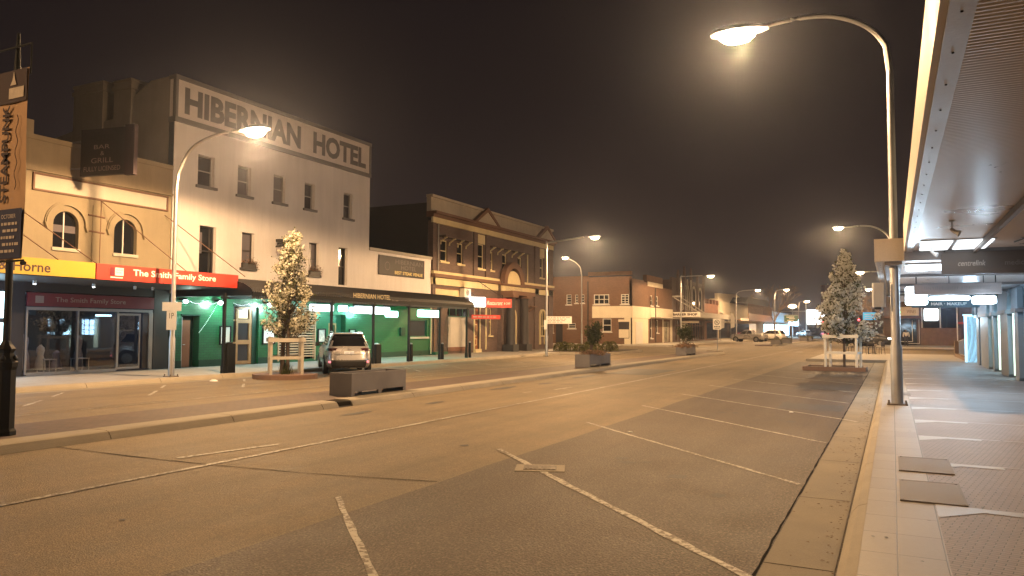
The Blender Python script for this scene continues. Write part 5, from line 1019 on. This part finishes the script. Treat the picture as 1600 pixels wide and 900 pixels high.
def planter(y0,y1,label,x0=-11.85,x1=-11.2,plant=None,h=.53,group='rectangular planters along the median'):
    t=thing('planter_box',label,'planter',((x0+x1)/2,(y0+y1)/2,.118),group)
    z0=.12; zt=z0+h; w=.055; L=y1-y0
    g=MB(); g.box((x0,y0,z0),(x1,y0+w,zt)); g.box((x0,y1-w,z0),(x1,y1,zt))
    for xa,xb in((x0,x0+w),(x1-w,x1)):
        g.box((xa,y0+w,z0+.10),(xb,y1-w,zt)); g.box((xa,y0+w,z0),(xb,y0+w+.06,z0+.10)); g.box((xa,(y0+y1)/2-.06,z0),(xb,(y0+y1)/2+.06,z0+.10)); g.box((xa,y1-w-.06,z0),(xb,y1-w,z0+.10))
    g.box((x0+w,y0+w,z0+.1),(x1-w,y1-w,z0+.16)); g.build('trough',M['planter_grey'],t)
    g=MB(); zs=zt-(.09 if plant else .16); g.box((x0+w,y0+w,z0+.165),(x1-w,y1-w,zs)); g.build('soil',M['soil'],t)
    if plant:
        n,hh,mm,sz=plant; g=MB(); rnd0=random.Random(int(y0))
        cl=[(rnd0.uniform(x0+.05,x1-.05),rnd0.uniform(y0+.1,y1-.1),rnd0.uniform(.6,1)) for _ in range(12)]
        def pos(r):
            c=r.choice(cl); return (c[0]+r.gauss(0,.16),c[1]+r.gauss(0,.2),zt-.05+abs(r.gauss(0,.5))*hh*c[2])
        foliage(g,n,pos,sz,int(y0)); g.build('foliage',M[mm],t,recalc=False)
    return t
planter(14.02,16.2,'empty dark grey planter, nearest on the median','' and 0 or -11.85)
planter(29.4,32.0,'grey planter with low brown flowers halfway along the median',plant=(1500,.22,'flower_mix',.035))
planter(45.8,48.2,'grey planter with a bushy plant at the far end of the median',plant=(1300,.25,'flower_mix',.05))
planter(87,89,'far dark planter beside the parked white car',x0=-12.0,x1=-11.0,plant=(300,.2,'shrub',.07)); planter(96,98,'second far dark planter on the distant median',x0=-12.0,x1=-11.0,plant=(300,.2,'shrub',.07)); planter(117,119.5,'third far planter below the green road sign',x0=-12.1,x1=-11.1,plant=(200,.2,'shrub',.09)); planter(124,126.5,'last far planter just left of the timber tree guard',x0=-12.1,x1=-11.1,plant=(200,.2,'shrub',.09))
def bush(label,c,h,r,n,sz,mm,stems=5,trunkm='bark',base=.3,seed=1,name='shrub',cat='shrub',z0=.118):
    x,y=c; t=thing(name,label,cat,(x,y,z0)); rnd=random.Random(seed); g=MB(); tips=[]
    for i in range(stems):
        q=rnd.uniform(0,6.28); rr=rnd.uniform(.2,.75)*r; tip=(x+rr*math.cos(q),y+rr*math.sin(q),z0+h*rnd.uniform(.55,.9)); g.tube([(x+.04*math.cos(q),y+.04*math.sin(q),z0),(x+rr*.4*math.cos(q),y+rr*.4*math.sin(q),z0+h*.35),tip],[.025,.018,.006],5); tips.append(tip)
    g.build('stem',M[trunkm],t); cl=[(tp[0]+rnd.gauss(0,.1)*r,tp[1]+rnd.gauss(0,.1)*r,tp[2]+rnd.uniform(-.2,.1)*h,rnd.uniform(.2,.42)*r) for tp in tips for _ in range(3)]
    def pos(q):
        c_=q.choice(cl); p=(c_[0]+q.gauss(0,.6)*c_[3],c_[1]+q.gauss(0,.6)*c_[3],c_[2]+q.gauss(0,.7)*c_[3]); return p if p[2]>z0+base*h else None
    g=MB(); foliage(g,n,pos,sz,seed+5); g.build('foliage',M[mm],t,recalc=False); return t
bush('dark leafy shrub rising behind the planter with brown flowers',(-12.0,31.6),1.5,.6,1500,.055,'leaf_dark',7,base=.25,seed=4,z0=.5)
bush('loose bushy plant standing in the farthest near planter',(-11.55,47.2),1.5,.6,900,.06,'leaf_dark',7,base=.2,seed=9,z0=.5)
# garden bed at the corner
g=MB(); 
pl=[(-21.3,46.9),(-17.3,48.0),(-16.6,49.5),(-16.9,55.5),(-21.3,55.5)]
g.prism(pl,-.01,.17); struct('garden_bed_kerb',g,M['concrete_kerb']); g=MB(); g.prism([(p[0]*.985-.28 if p[0]<-20 else p[0]-.25,p[1]+.25 if p[1]<50 else p[1]-.25) for p in pl],.0,.19); struct('garden_bed_soil',g,M['soil'])
rnd=random.Random(3)
for i in range(9):
    x=-20.7+i*.42+rnd.uniform(-.1,.1); y=48.1+i*.14+rnd.uniform(0,.9)
    t=thing('low_shrub',('leftmost clipped olive shrub in the garden bed','round low shrub next to the cream lamp post','third low shrub along the garden bed edge','pale clump in the left half of the garden bed','middle low shrub of the garden bed','low shrub right of the middle of the garden bed','darker low shrub in the right half of the bed','second last low shrub of the garden bed','rightmost low shrub behind the flower planter')[i],'shrub',(x,y,.18),'low shrubs in the garden bed')
    r0=rnd.uniform(.38,.5); h=rnd.uniform(.45,.68); g=MB()
    def pos(q,x=x,y=y,r0=r0,h=h):
        a=q.uniform(0,6.28); e_=q.uniform(0,1)**.5; zz=q.uniform(0,1); rr=r0*math.sqrt(max(0,1-zz**2.2))*(.75+.3*e_); return (x+rr*math.cos(a),y+rr*math.sin(a),.2+h*zz)
    foliage(g,650,pos,.045,i+40); g.build('foliage',M['shrub'],t,recalc=False); g=MB(); g.tube([(x,y,.18),(x,y,.5)],.03,5); g.build('stem',M['bark'],t)

# ------------------------------------------------------------------ blossom trees in timber guards
def blossom_tree(label, base, h, prof, nclus, csz, pet, leafmat, nleaf, seed, trunks, mb_='bark', lean=(0,0)):
    x,y,z=base; t=thing('blossom_tree',label,'tree',base,'blossoming street trees'); rnd=random.Random(seed)
    g=MB(); limbs=[]
    def prad(k):     # crown radius at height fraction
        for (a,ra),(b,rb_) in zip(prof[:-1],prof[1:]):
            if a<=k<=b: return ra+(rb_-ra)*(k-a)/(b-a)
        return .02
    for (dx,dy,r) in trunks: g.tube([(x+dx,y+dy,z),(x+dx*.8,y+dy*.8,z+h*.22),(x+dx*.5+lean[0]*.3,y+dy*.5,z+h*.4)],[r,r*.85,r*.6],8); 
    g.tube([(x+lean[0]*.3,y,z+h*.38),(x+lean[0]*.6,y,z+h*.65),(x+lean[0],y,z+h*.97)],[.05,.03,.008],6)
    g.build('trunk',M[mb_],t,smooth=True); g=MB(); k0=prof[0][0]
    for i in range(84):
        k=k0+(.96-k0)*(i/84)**.9; q=rnd.uniform(0,6.28); rr=prad(min(k+.05,1))*rnd.uniform(.7,1.08)*(1+.13*math.sin(3*q+7*k+seed))*(1.22 if rnd.random()<.08 else 1); zb=z+h*max(.2,k-.16); cx=x+lean[0]*k
        tip=Vector((cx+rr*math.cos(q),y+rr*math.sin(q),z+h*k+rnd.uniform(0,.25))); p0=Vector((cx,y,zb)); pm=p0.lerp(tip,.55)+Vector((0,0,-.03)); g.tube([p0,pm,tip],[.018,.011,.004],5,cap=False); limbs.append((p0,tip,rr))
        for _ in range(2):
            s=p0.lerp(tip,rnd.uniform(.4,.8)); e_=s+Vector((rnd.gauss(0,.14),rnd.gauss(0,.14),rnd.uniform(.1,.35))); g.tube([s,e_],[.008,.003],4,cap=False); limbs.append((s,e_,rr*.5))
    g.build('limbs',M[mb_],t)
    g=MB(); g.mi=0
    for i in range(nclus):
        p0,tip,rr=rnd.choice(limbs); k=rnd.uniform(.25,1.04)**.7; c=p0.lerp(tip,k)+Vector((rnd.gauss(0,.05),rnd.gauss(0,.05),rnd.gauss(0,.06)))
        R0=csz*rnd.uniform(.6,1.2); g.mi=0
        for _ in range(pet):
            n=Vector((rnd.gauss(0,1),rnd.gauss(0,1),rnd.gauss(0,1))).normalized(); a=n.cross(Vector((rnd.gauss(0,1),rnd.gauss(0,1),rnd.gauss(0,1)))).normalized(); b_=n.cross(a); o=c+n*R0*.7; s=R0*rnd.uniform(.45,.75)
            g.add([o-a*s,o-b_*s,o+a*s,o+b_*s],[(0,1,2,3)])
    g.mi=1
    def pos(q):
        p0,tip,rr=q.choice(limbs); k=q.uniform(.1,1.0); return p0.lerp(tip,k)+Vector((q.gauss(0,.07),q.gauss(0,.07),q.gauss(0,.08)))
    foliage(g,nleaf,pos,csz*.8,seed+1); g.build('crown',[M[leafmat],M['leaf_olive']],t,recalc=False); return t
def guard(label,c,w,h,ang,mm,z0,shape=False,d=None,group='timber guards round the blossom trees'):
    d=d or w; t=thing('tree_guard',label,'tree guard',(c[0],c[1],z0),group); fr=Fr((c[0],c[1],z0),(math.cos(ang),math.sin(ang),0),(-math.sin(ang),math.cos(ang),0),(0,0,1)); p=.045
    for a in(-1,1):
        for b in(-1,1): MB(fr).box((a*w/2-p,b*d/2-p,0),(a*w/2+p,b*d/2+p,h)).build('post',M[mm],t,bevel=.006)
    for b in(-1,1):
        for v,hh in((h-.17,.13),(h*.40,.10)):
            MB(fr).box((-w/2-.10 if v>h*.5 else -w/2+p,b*(d/2+(p+.02 if v>h*.5 else 0))-.02,v),(w/2+.10 if v>h*.5 else w/2-p,b*(d/2+(p+.02 if v>h*.5 else 0))+.02,v+hh)).build('rail',M[mm],t)
            if v>h*.5 and shape:
                g=MB(Fr(fr.p((0,b*(d/2+p+.02)-.024,v+hh/2)),fr.u,fr.w,-fr.v)); g.prism([(.17*math.cos(q*math.pi/9),.115*math.sin(q*math.pi/9)) for q in range(18)],-.048,.0); g.build('rail_boss',M[mm],t)
    for a in(-1,1):
        for v,hh in((h-.17,.10),(h*.40,.09)): MB(fr).box((a*w/2-.018,-d/2+p,v),(a*w/2+.018,d/2-p,v+hh)).build('rail',M[mm],t)
    return t
LT=(-18.4,19.5)
g=MB(); g.prism([(LT[0]+1.12*math.cos(q*math.pi/12),LT[1]+1.0*math.sin(q*math.pi/12)) for q in range(24)],-.01,.15); g.prism([(LT[0]+.98*math.cos(q*math.pi/12),LT[1]+.86*math.sin(q*math.pi/12)) for q in range(24)],.15,.156); tag(g.build('tree_island',M['box_brown']),'rounded brown brick kerb island under the left blossom tree','tree island')
guard('weathered timber guard round the left blossom tree trunk',LT,1.0,1.25,R(48),'guard_timber',.15)
LPROF=[(.27,.40),(.36,.70),(.48,.88),(.60,.84),(.72,.70),(.84,.46),(.93,.28),(1.0,.06)]
blossom_tree('columnar cream blossom tree glowing before the green hotel front',(LT[0],LT[1],.15),4.95,LPROF,3600,.043,6,'blossom',6000,5,[(-.11,-.05,.075),(.09,.03,.06),(.0,.08,.05)],lean=(.25,0))
t=thing('tussock','spiky grass tussock beside the left tree trunk','plant',(-18.1,19.2,.156)); g=MB(); rnd=random.Random(5)
for i in range(60): q=rnd.uniform(0,6.28); l=rnd.uniform(.1,.25); x=-18.1+rnd.gauss(0,.1); y=19.2+rnd.gauss(0,.1); g.add([(x-.012,y,.156),(x+.012,y,.156),(x+l*math.cos(q)*.6,y+l*math.sin(q)*.6,.156+rnd.uniform(.25,.45))],[(0,1,2)])
g.build('blades',M['leaf_dark'],t,recalc=False)
RT=(-1.9,35.0)
g=MB(); g.box((-3.45,34.25,-.01),(-1.0,34.42,.17)); g.box((-3.45,36.0,-.01),(-1.0,36.15,.17)); g.box((-3.45,34.42,-.01),(-3.3,36.0,.17)); g.box((-1.15,34.42,-.01),(-1.0,36.0,.17)); tag(g.build('tree_island',M['box_brown'],bevel=.015),'low brown timber edging round the pale blossom tree','tree island')
struct('tree_island_soil',MB().box((-3.3,34.42,.0),(-1.15,36.0,.13)),M['soil'])
guard('pale painted guard with an oval boss round the right blossom tree',RT,1.22,1.42,R(-8),'guard_white',.13,shape=True,d=.9)
RPROF=[(.24,.55),(.32,1.05),(.44,1.28),(.56,1.08),(.68,.82),(.80,.54),(.92,.26),(1.0,.05)]
blossom_tree('dense conical white blossom tree standing in the parking lane',(RT[0]+.05,RT[1],.13),4.95,RPROF,5200,.058,7,'blossom_cool',7000,11,[(0,0,.055)],lean=(.08,0))

# ------------------------------------------------------------------ vehicles
def ring_pt(rg, th, n=7):
    z,xr,xf,hw=rg; c=(xr+xf)/2; hx=(xf-xr)/2; cs,sn=math.cos(th),math.sin(th)
    return (c+hx*math.copysign(abs(cs)**(2/n),cs), z, hw*math.copysign(abs(sn)**(2/n),sn))
def interp(rings,z):
    for a,b in zip(rings[:-1],rings[1:]):
        if a[0]<=z<=b[0]:
            k=(z-a[0])/(b[0]-a[0]); return tuple(a[i]+(b[i]-a[i])*k for i in range(4))
    return rings[-1]
def side_patch(mb,rings,s,xs0,xs1,z0,z1,off,xs2=None,xs3=None,n=7,nx=10,nz=4):   # s=+1 right side, xs as fractions -1..1 at bottom, xs2..3 at top
    xs2=xs0 if xs2 is None else xs2; xs3=xs1 if xs3 is None else xs3; P=[]
    for j in range(nz+1):
        k=j/nz; z=z0+(z1-z0)*k; rg=interp(rings,z); c=(rg[1]+rg[2])/2; hx=(rg[2]-rg[1])/2; a=xs0+(xs2-xs0)*k; b=xs1+(xs3-xs1)*k; row=[]
        for i in range(nx+1): f=a+(b-a)*i/nx; row.append((c+hx*f,z,s*(rg[3]*(1-abs(f)**n)**(1/n)+off)))
        P.append(row)
    for j in range(nz):
        for i in range(nx): mb.quad(P[j][i],P[j][i+1],P[j+1][i+1],P[j+1][i])
def end_patch(mb,rings,s,f0,f1,z0,z1,off,f2=None,f3=None,n=7,nx=10,nz=4):       # s=-1 rear, +1 front; f across -1..1
    f2=f0 if f2 is None else f2; f3=f1 if f3 is None else f3; P=[]
    for j in range(nz+1):
        k=j/nz; z=z0+(z1-z0)*k; rg=interp(rings,z); c=(rg[1]+rg[2])/2; hx=(rg[2]-rg[1])/2; a=f0+(f2-f0)*k; b=f1+(f3-f1)*k; row=[]
        for i in range(nx+1): f=a+(b-a)*i/nx; row.append((c+s*(hx*(1-abs(f)**n)**(1/n)+off),z,rg[3]*f))
        P.append(row)
    for j in range(nz):
        for i in range(nx): mb.quad(P[j][i],P[j][i+1],P[j+1][i+1],P[j+1][i])
SUV=[(.24,.16,4.36,.84),(.34,.03,4.50,.90),(.50,-.02,4.55,.925),(.62,.0,4.56,.925),(.80,.03,4.55,.92),(.92,.06,4.50,.91),(1.00,.10,4.38,.895),(1.06,.17,4.0,.875),(1.12,.24,3.45,.85),(1.35,.42,2.75,.755),(1.52,.50,2.3,.68),(1.585,.46,2.1,.64),(1.625,.62,1.95,.58),(1.65,1.0,1.8,.45)]
WAG=[(.28,.1,4.6,.84),(.5,.0,4.75,.92),(.75,.0,4.78,.93),(.95,.05,4.7,.92),(1.05,.08,4.3,.9),(1.12,.12,3.5,.87),(1.4,.3,2.95,.78),(1.66,.45,2.5,.70),(1.75,.7,2.2,.6)]
UTE=[(.34,.05,4.9,.84),(.55,.0,5.1,.92),(.8,.0,5.15,.93),(1.0,.03,5.05,.92),(1.08,.05,4.6,.9)]
def car(name,label,x,y,a,rings,paint,detail=2,wheels=(.82,3.55),group=None,cat='car',z=0,tail='lens_red',n=7,lights=None,sf=1.0):
    fr=FH(x,y,a,z); fr.u*=sf; fr.v*=sf; fr.w*=sf; t=thing(name,label,cat,(x,y,z),group); g=MB(fr); K=56
    vs=[];fs=[]
    for rg in rings:
        for k in range(K): vs.append(ring_pt(rg,2*math.pi*(k+.5)/K,n))
    for i in range(len(rings)-1):
        for k in range(K): fs.append((i*K+k,i*K+(k+1)%K,(i+1)*K+(k+1)%K,(i+1)*K+k))
    fs+= [tuple(range(K-1,-1,-1)),tuple(range((len(rings)-1)*K,len(rings)*K))]
    g.add(vs,fs); body=g.build('body',M[paint],t,smooth=True)
    g=MB(fr); side_patch(g,rings,1,-.97,.97,rings[0][0]+.01,.42,.012); side_patch(g,rings,-1,-.97,.97,rings[0][0]+.01,.42,.012); end_patch(g,rings,-1,-.93,.93,rings[0][0]+.02,.56,.012); end_patch(g,rings,1,-.9,.9,rings[0][0]+.02,.5,.012); g.build('lower_cladding',M['cladding'],t,recalc=False)
    rtop=[r for r in rings if r[0]>1.09]
    if len(rtop)>2:
        zb=1.13; zt=max(r[0] for r in rings)-.14
        for s in(-1,1):
            g=MB(fr); side_patch(g,rings,s,-.84,.80,zb,zt,.01,-.72,.62); g.build('side_window',M['car_glass'],t,recalc=False)
        g=MB(fr); end_patch(g,rings,-1,-.9,.9,zb-.02,zt+.06,.014,-.86,.86); g.build('rear_window',M['car_glass'],t,recalc=False)
        g=MB(fr); end_patch(g,rings,1,-.88,.88,zb,zt+.04,.012,-.84,.84); g.build('windscreen',M['car_glass'],t,recalc=False)
    hw=rings[2][3]
    for wx in wheels:
        for s in(-1,1):
            r0=.355; c=(wx,r0,s*(hw-.11))
            def disc(ra,w0,w1,mm,nm,par,kk=22):
                g=MB(fr); vs=[]
                for ww in(w0,w1):
                    for k in range(kk): q=2*math.pi*k/kk; vs.append((wx+ra*math.cos(q),r0+ra*math.sin(q),s*ww))
                g.add(vs,[tuple(range(kk)),tuple(range(2*kk-1,kk-1,-1))]+[(k,(k+1)%kk,kk+(k+1)%kk,kk+k) for k in range(kk)]); return g.build(nm,M[mm],par)
            g=MB(fr); g.ring(wx,r0,.36,.44,0,.0,0,math.pi,1) if False else None
            disc(.42,hw-.10,hw+.004,'cladding','wheel_arch',t); w_=disc(.35,hw-.18,hw+.016,'tyre','wheel',t)
            if detail: disc(.235,hw+.0,hw+.022,'rim','rim',w_)
    if detail>=2:
        for s in(-1,1):
            g=MB(fr); f0,f1=(.60,.97) if s>0 else (-.97,-.60); end_patch(g,rings,-1,f0,f1,.95,1.03,.014,(.50 if s>0 else -.985),(.985 if s>0 else -.50)); side_patch(g,rings,s,-.998,-.86,.92,1.02,.012,-.998,-.90); g.build('tail_light',M[tail],t,recalc=False)
            g=MB(fr); f0,f1=(.76,.86) if s>0 else (-.86,-.76); end_patch(g,rings,-1,f0,f1,.45,.53,.022); g.build('reflector',M['reflector'],t,recalc=False)  # returned light given to the reflector as its own glow
            g=MB(fr); g.tube([(2.9,1.08,s*.84),(2.95,1.12,s*.98)],.03,6); g.bbox((2.88,1.06,s*.96-.0),(3.06,1.24,s*1.12),.03); g.build('wing_mirror',M['cladding'],t)
        g=MB(fr); end_patch(g,rings,-1,-.21,.21,.80,.91,.03); p=g.build('number_plate',M['plate'],t,recalc=False)
        text('CNV 50G',Fr(fr.p((.0,0,0)),fr.w,fr.v,-fr.u),(-.17,.825,.17,.885),.033,M['plate_blue'],p)
        g=MB(fr); end_patch(g,rings,-1,-.62,.62,.785,.80,.012); g.build('tailgate_crease',M['cladding'],t,recalc=False)
        g=MB(fr); end_patch(g,rings,-1,-.05,.05,.965,1.02,.02); g.build('badge',M['rim'],t,recalc=False)
        g=MB(fr); 
        for s in(-1,1): g.tube([(.75,1.64,s*.56),(1.2,1.70,s*.58),(2.0,1.68,s*.56)],.018,5)
        g.build('roof_rails',M['silver_paint'],t)
        g=MB(fr); g.prism([(.38,1.60),(.75,1.63),(.75,1.655),(.40,1.63)],-.58,.58); g.build('roof_spoiler',M[paint],t)
    if lights:
        for s in(-1,1):
            g=MB(fr); f0,f1=(.55,.9) if s>0 else (-.9,-.55); end_patch(g,rings,lights[0],f0,f1,.75,.92,.02); g.build('lamp',M[lights[1]],t,recalc=False)
    return t
car('parked_suv','silver SUV parked nose in to the kerb before the hotel, seen from behind',-17.95,22.3,R(45),SUV,'car_silver',sf=.93)
u=car('parked_pickup','silver dual cab pickup parked sideways past the barber shop',-16.0,112.3,R(78),UTE,'car_silver',detail=1,wheels=(1.2,4.2))
fr=FH(-16.0,112.3,R(78)); cab=[(1.06,1.7,4.0,.87),(1.4,1.8,3.4,.78),(1.66,1.95,3.0,.70),(1.72,2.1,2.9,.6)]
g=MB(fr); K=40; vs=[];fs=[]
for rg in cab:
    for k in range(K): vs.append(ring_pt(rg,2*math.pi*(k+.5)/K))
for i in range(3):
    for k in range(K): fs.append((i*K+k,i*K+(k+1)%K,(i+1)*K+(k+1)%K,(i+1)*K+k))
fs.append(tuple(range(3*K,4*K))); g.add(vs,fs); cb_=g.build('cab',M['car_silver'],u,smooth=True); g=MB(fr)
for s in(-1,1): side_patch(g,cab,s,-.88,-.1,1.14,1.6,.01); side_patch(g,cab,s,-.02,.86,1.14,1.6,.01,-.02,.7)
g.build('side_windows',M['car_glass'],cb_,recalc=False); MB(fr).box((.1,1.0,-.8),(1.7,1.09,.8)).build('tray',M['cladding'],u)
car('parked_wagon','white wagon parked just beyond the silver pickup',-14.4,119.0,R(72),WAG,'car_white',detail=1)
car('dark_wagon','dark car parked at the corner behind the tree guard with glowing lamps added for bright reflections',-3.9,93.2,R(-118),SUV,'car_dark',detail=1,lights=(1,'headlight'))  # front lamps glow in place of bright reflections on the car
car('far_van','pale car far down the road left of the red tail lights',-19.0,205,R(35),WAG,'car_silver',detail=0,lights=(1,'headlight'))
car('far_red_car','distant red car with glowing tail lights',-14.6,200,R(10),WAG,'car_red',detail=0,lights=(-1,'lit_red'))
# far signs, traffic lights, poles
t=thing('green_road_sign','small green direction sign with white border in the distance','road sign',(-15.5,130,3.0)); fr=FN(130); x=-14.5
MB(fr).bbox((-15.75,3.0,0),(-13.6,4.15,.06),.12).build('panel',M['green_road_sign'],t); g=MB(fr); g.box((-15.4,3.75,.061),(-14.2,3.87,.065)); g.box((-15.0,3.5,.061),(-14.1,3.6,.065)); g.box((-15.3,3.22,.061),(-14.3,3.34,.065)); g.box((-15.7,3.02,.061),(-13.65,3.06,.065)); g.box((-15.7,4.09,.061),(-13.65,4.13,.065)); g.build('print',M['letter_white'],t); g=MB(); g.tube([(-14.7,130.1,0),(-14.7,130.1,3.6)],.08,6); g.build('post',M['galv'],t)
t=thing('far_lit_billboard','blazing white sign above the distant red car','illuminated sign',(-17,215,3)); MB(FN(215)).box((-20.2,3.2,0),(-15.2,7.2,.3)).build('panel',M['lit_signbox'],t); g=MB(); g.tube([(-20.5,215,0),(-20.5,215,9)],.15,6); g.build('post',M['letter_white'],t); MB().lathe([(.5,0),(.5,.5)],(-20.5,215,9),8).build('lamp',M['lit_warm'],t)
t=thing('brick_chimney_stack','tall dim brick stack beyond the white billboard','chimney',(-18.5,260,0)); g=MB(); g.lathe([(1.9,0),(1.8,9),(1.6,15.5),(1.8,16)],(-18.5,260,0),12); g.build('shaft',M['red_brick'],t)
def red_light(x,y,z,lb):
    t=thing('traffic_light',lb,'traffic light',(x,y,0),'distant red traffic lights'); MB().tube([(x,y,0),(x,y,z+.6)],.07,6).build('pole',M['galv'],t); fr=FN(y-.1); MB(fr).box((x-.2,z-.75,0),(x+.2,z+.3,.25)).build('head',M['cladding'],t); g=MB(); g.lathe([(.05,-.18),(.16,-.1),(.18,0),(.16,.1),(.05,.18)],(x,y-.4,z),12); g.build('red_lamp',M['lit_red'],t,smooth=True)
red_light(-12.9,170,3.6,'glowing red traffic light left of the pale blossom tree'); red_light(-5.4,150,3.6,'red traffic light showing through the right side of the blossom tree'); red_light(-4.4,150,3.6,'second red traffic light at the lower right edge of the blossom tree')
t=thing('warm_floodlit_lamp','cluster of warm white lamps glowing above the green road sign','lamp',(-22,180,0)); g=MB(); g.lathe([(.1,-.5),(.9,-.2),(1.0,.1),(.5,.5)],(-20.0,180,7.0),12); g.build('globe',M['lit_warm'],t,smooth=True); MB().tube([(-20,180,0),(-20,180,6.6)],.12,6).build('pole',M['galv'],t)
t=thing('blue_direction_sign','small bright blue direction sign between tree and lamp post','road sign',(-2.5,100,0)); fr=FN(100); MB(fr).box((-3.15,2.95,0),(-1.75,3.85,.05)).build('panel',M['blue_sign_lit'],t); g=MB(fr); g.box((-2.95,3.55,.051),(-1.95,3.65,.056)); g.box((-2.95,3.3,.051),(-2.15,3.38,.056)); g.box((-2.95,3.08,.051),(-2.0,3.16,.056)); g.build('print',M['letter_white'],t); MB().tube([(-3.1,100,0),(-3.1,100,3.9)],.05,6).build('post',M['galv'],t)
# bare trees
def bare_tree(label,x,y,h,r,seed,mm,depth=5,z0=0,twig=.02):
    t=thing('bare_tree',label,'tree',(x,y,z0),'leafless trees down the street'); rnd=random.Random(seed); g=MB(); g2=MB()
    top=Vector((x,y,z0+h*.28)); g.tube([(x,y,z0),top],[.22,.16],8)
    def br(p,d,l,rad,k):
        q=p+d*l; tgt=g if k>=depth-1 else g2; tgt.tube([p,p.lerp(q,.5)+Vector((rnd.gauss(0,.05)*l,rnd.gauss(0,.05)*l,0)),q],[rad,rad*.8,rad*.6],5 if k>2 else 3,cap=False)
        if k<=0: return
        for _ in range(rnd.choice((2,3,3)) if k<depth else 6):
            nd=(d+Vector((rnd.gauss(0,.55),rnd.gauss(0,.55),rnd.gauss(.12,.3)))).normalized(); br(q,nd,l*rnd.uniform(.62,.85),max(rad*.6,twig),k-1)
    for i in range(6): q=i*1.05+rnd.uniform(-.3,.3); br(top,Vector((math.cos(q)*.62*r/h*2,math.sin(q)*.62*r/h*2,rnd.uniform(.7,1))).normalized(),h*.22,.1,depth-1)
    g.build('trunk',M[mm],t); g2.build('branches',M[mm],t); return t
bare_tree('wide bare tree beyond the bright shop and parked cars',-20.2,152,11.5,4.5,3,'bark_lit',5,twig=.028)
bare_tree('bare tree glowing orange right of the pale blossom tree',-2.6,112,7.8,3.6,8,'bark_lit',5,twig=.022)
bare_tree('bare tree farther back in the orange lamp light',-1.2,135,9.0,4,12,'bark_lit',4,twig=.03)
# tables and chairs on the corner platform
def cafe_set(x,y,label):
    t=thing('cafe_table',label,'table',(x,y,.14),'dark outdoor tables on the corner footpath'); MB().lathe([(.36,0),(.36,.03)],(x,y,.86),14).build('table_top',M['board_dark'],t); g=MB(); g.tube([(x,y,.2),(x,y,.86)],.03,6); g.build('column',M['board_dark'],t); g=MB()
    for k in range(4): q=k*math.pi/2; g.tube([(x,y,.22),(x+.28*math.cos(q),y+.28*math.sin(q),.155)],.02,5)
    g.build('feet',M['board_dark'],t)
def chair(x,y,a,label):
    t=thing('cafe_chair',label,'chair',(x,y,.14),'dark outdoor chairs on the corner footpath'); fr=Fr((x,y,.14),(math.cos(a),math.sin(a),0),(-math.sin(a),math.cos(a),0),(0,0,1)); MB(fr).box((-.2,-.2,.43),(.2,.2,.46)).build('seat',M['board_dark'],t); g=MB(fr); g.box((-.2,.18,.5),(.2,.21,.82)); g.build('backrest',M['board_dark'],t)
    for i in(-1,1):
        for j in(-1,1): MB(fr).tube([(i*.17,j*.17,.43),(i*.2,j*.21,0)],.018,5).build('leg',M['board_dark'],t)
cafe_set(-1.2,55.5,'dark round cafe table beyond the tree guard'); 
for i,(a,b,c) in enumerate(((-1.7,55.2,1.2),(-.75,55.1,-1.0),(-1.3,56.2,0.1))): chair(a,b,c,('dark cafe chair on the left of the round table','dark cafe chair on the right of the round table','dark cafe chair behind the round table')[i])
chair(-2.6,56,2.0,'lone dark chair half hidden by the right post of the tree guard')
for i,(x,y) in enumerate(((-.35,56.2),(-.28,55.0))):
    pass
# ------------------------------------------------------------------ distant skyline blocks that close the street
def block(name,label,x0,x1,y,h,mm,lit=0):
    t=thing(name,label,'building',((x0+x1)/2,y,0)); fr=FN(y); MB(fr).box((x0,0,-12),(x1,h,0)).build('wall',M[mm],t); g=MB(fr); n=max(2,int((x1-x0)/4))
    for i in range(n): u=x0+(x1-x0)*(i+.25)/n; g.box((u,.8,.0),(u+(x1-x0)/n*.5,2.8,.05))
    g.build('window',M['glass_dark'],t); MB(fr).box((x0-.1,h,-12),(x1+.1,h+.4,.2)).build('parapet',M['concrete_pale'],t)
block('far_shop_block','low dark shops closing the view beyond the traffic lights',-14,2,300,7,'red_brick')
block('distant_hall','long dark hall far behind the bare tree',-52,-22,320,9,'po_brick')
# ------------------------------------------------------------------ thin air volume added to give the lamps halos and veil the sky
m,t,b=nodes('halo_air'); t.nodes.remove(b); v=t.nodes.new('ShaderNodeVolumePrincipled'); v.inputs['Density'].default_value=.00055; v.inputs['Anisotropy'].default_value=.86
v.inputs['Color'].default_value=(.72,.80,1,1); t.links.new(v.outputs[0],t.nodes['Material Output'].inputs['Volume'])
g=MB(); g.box((-260,-40,-1.2),(200,620,22)); hz=g.build('halo_haze',m,kind='stuff')
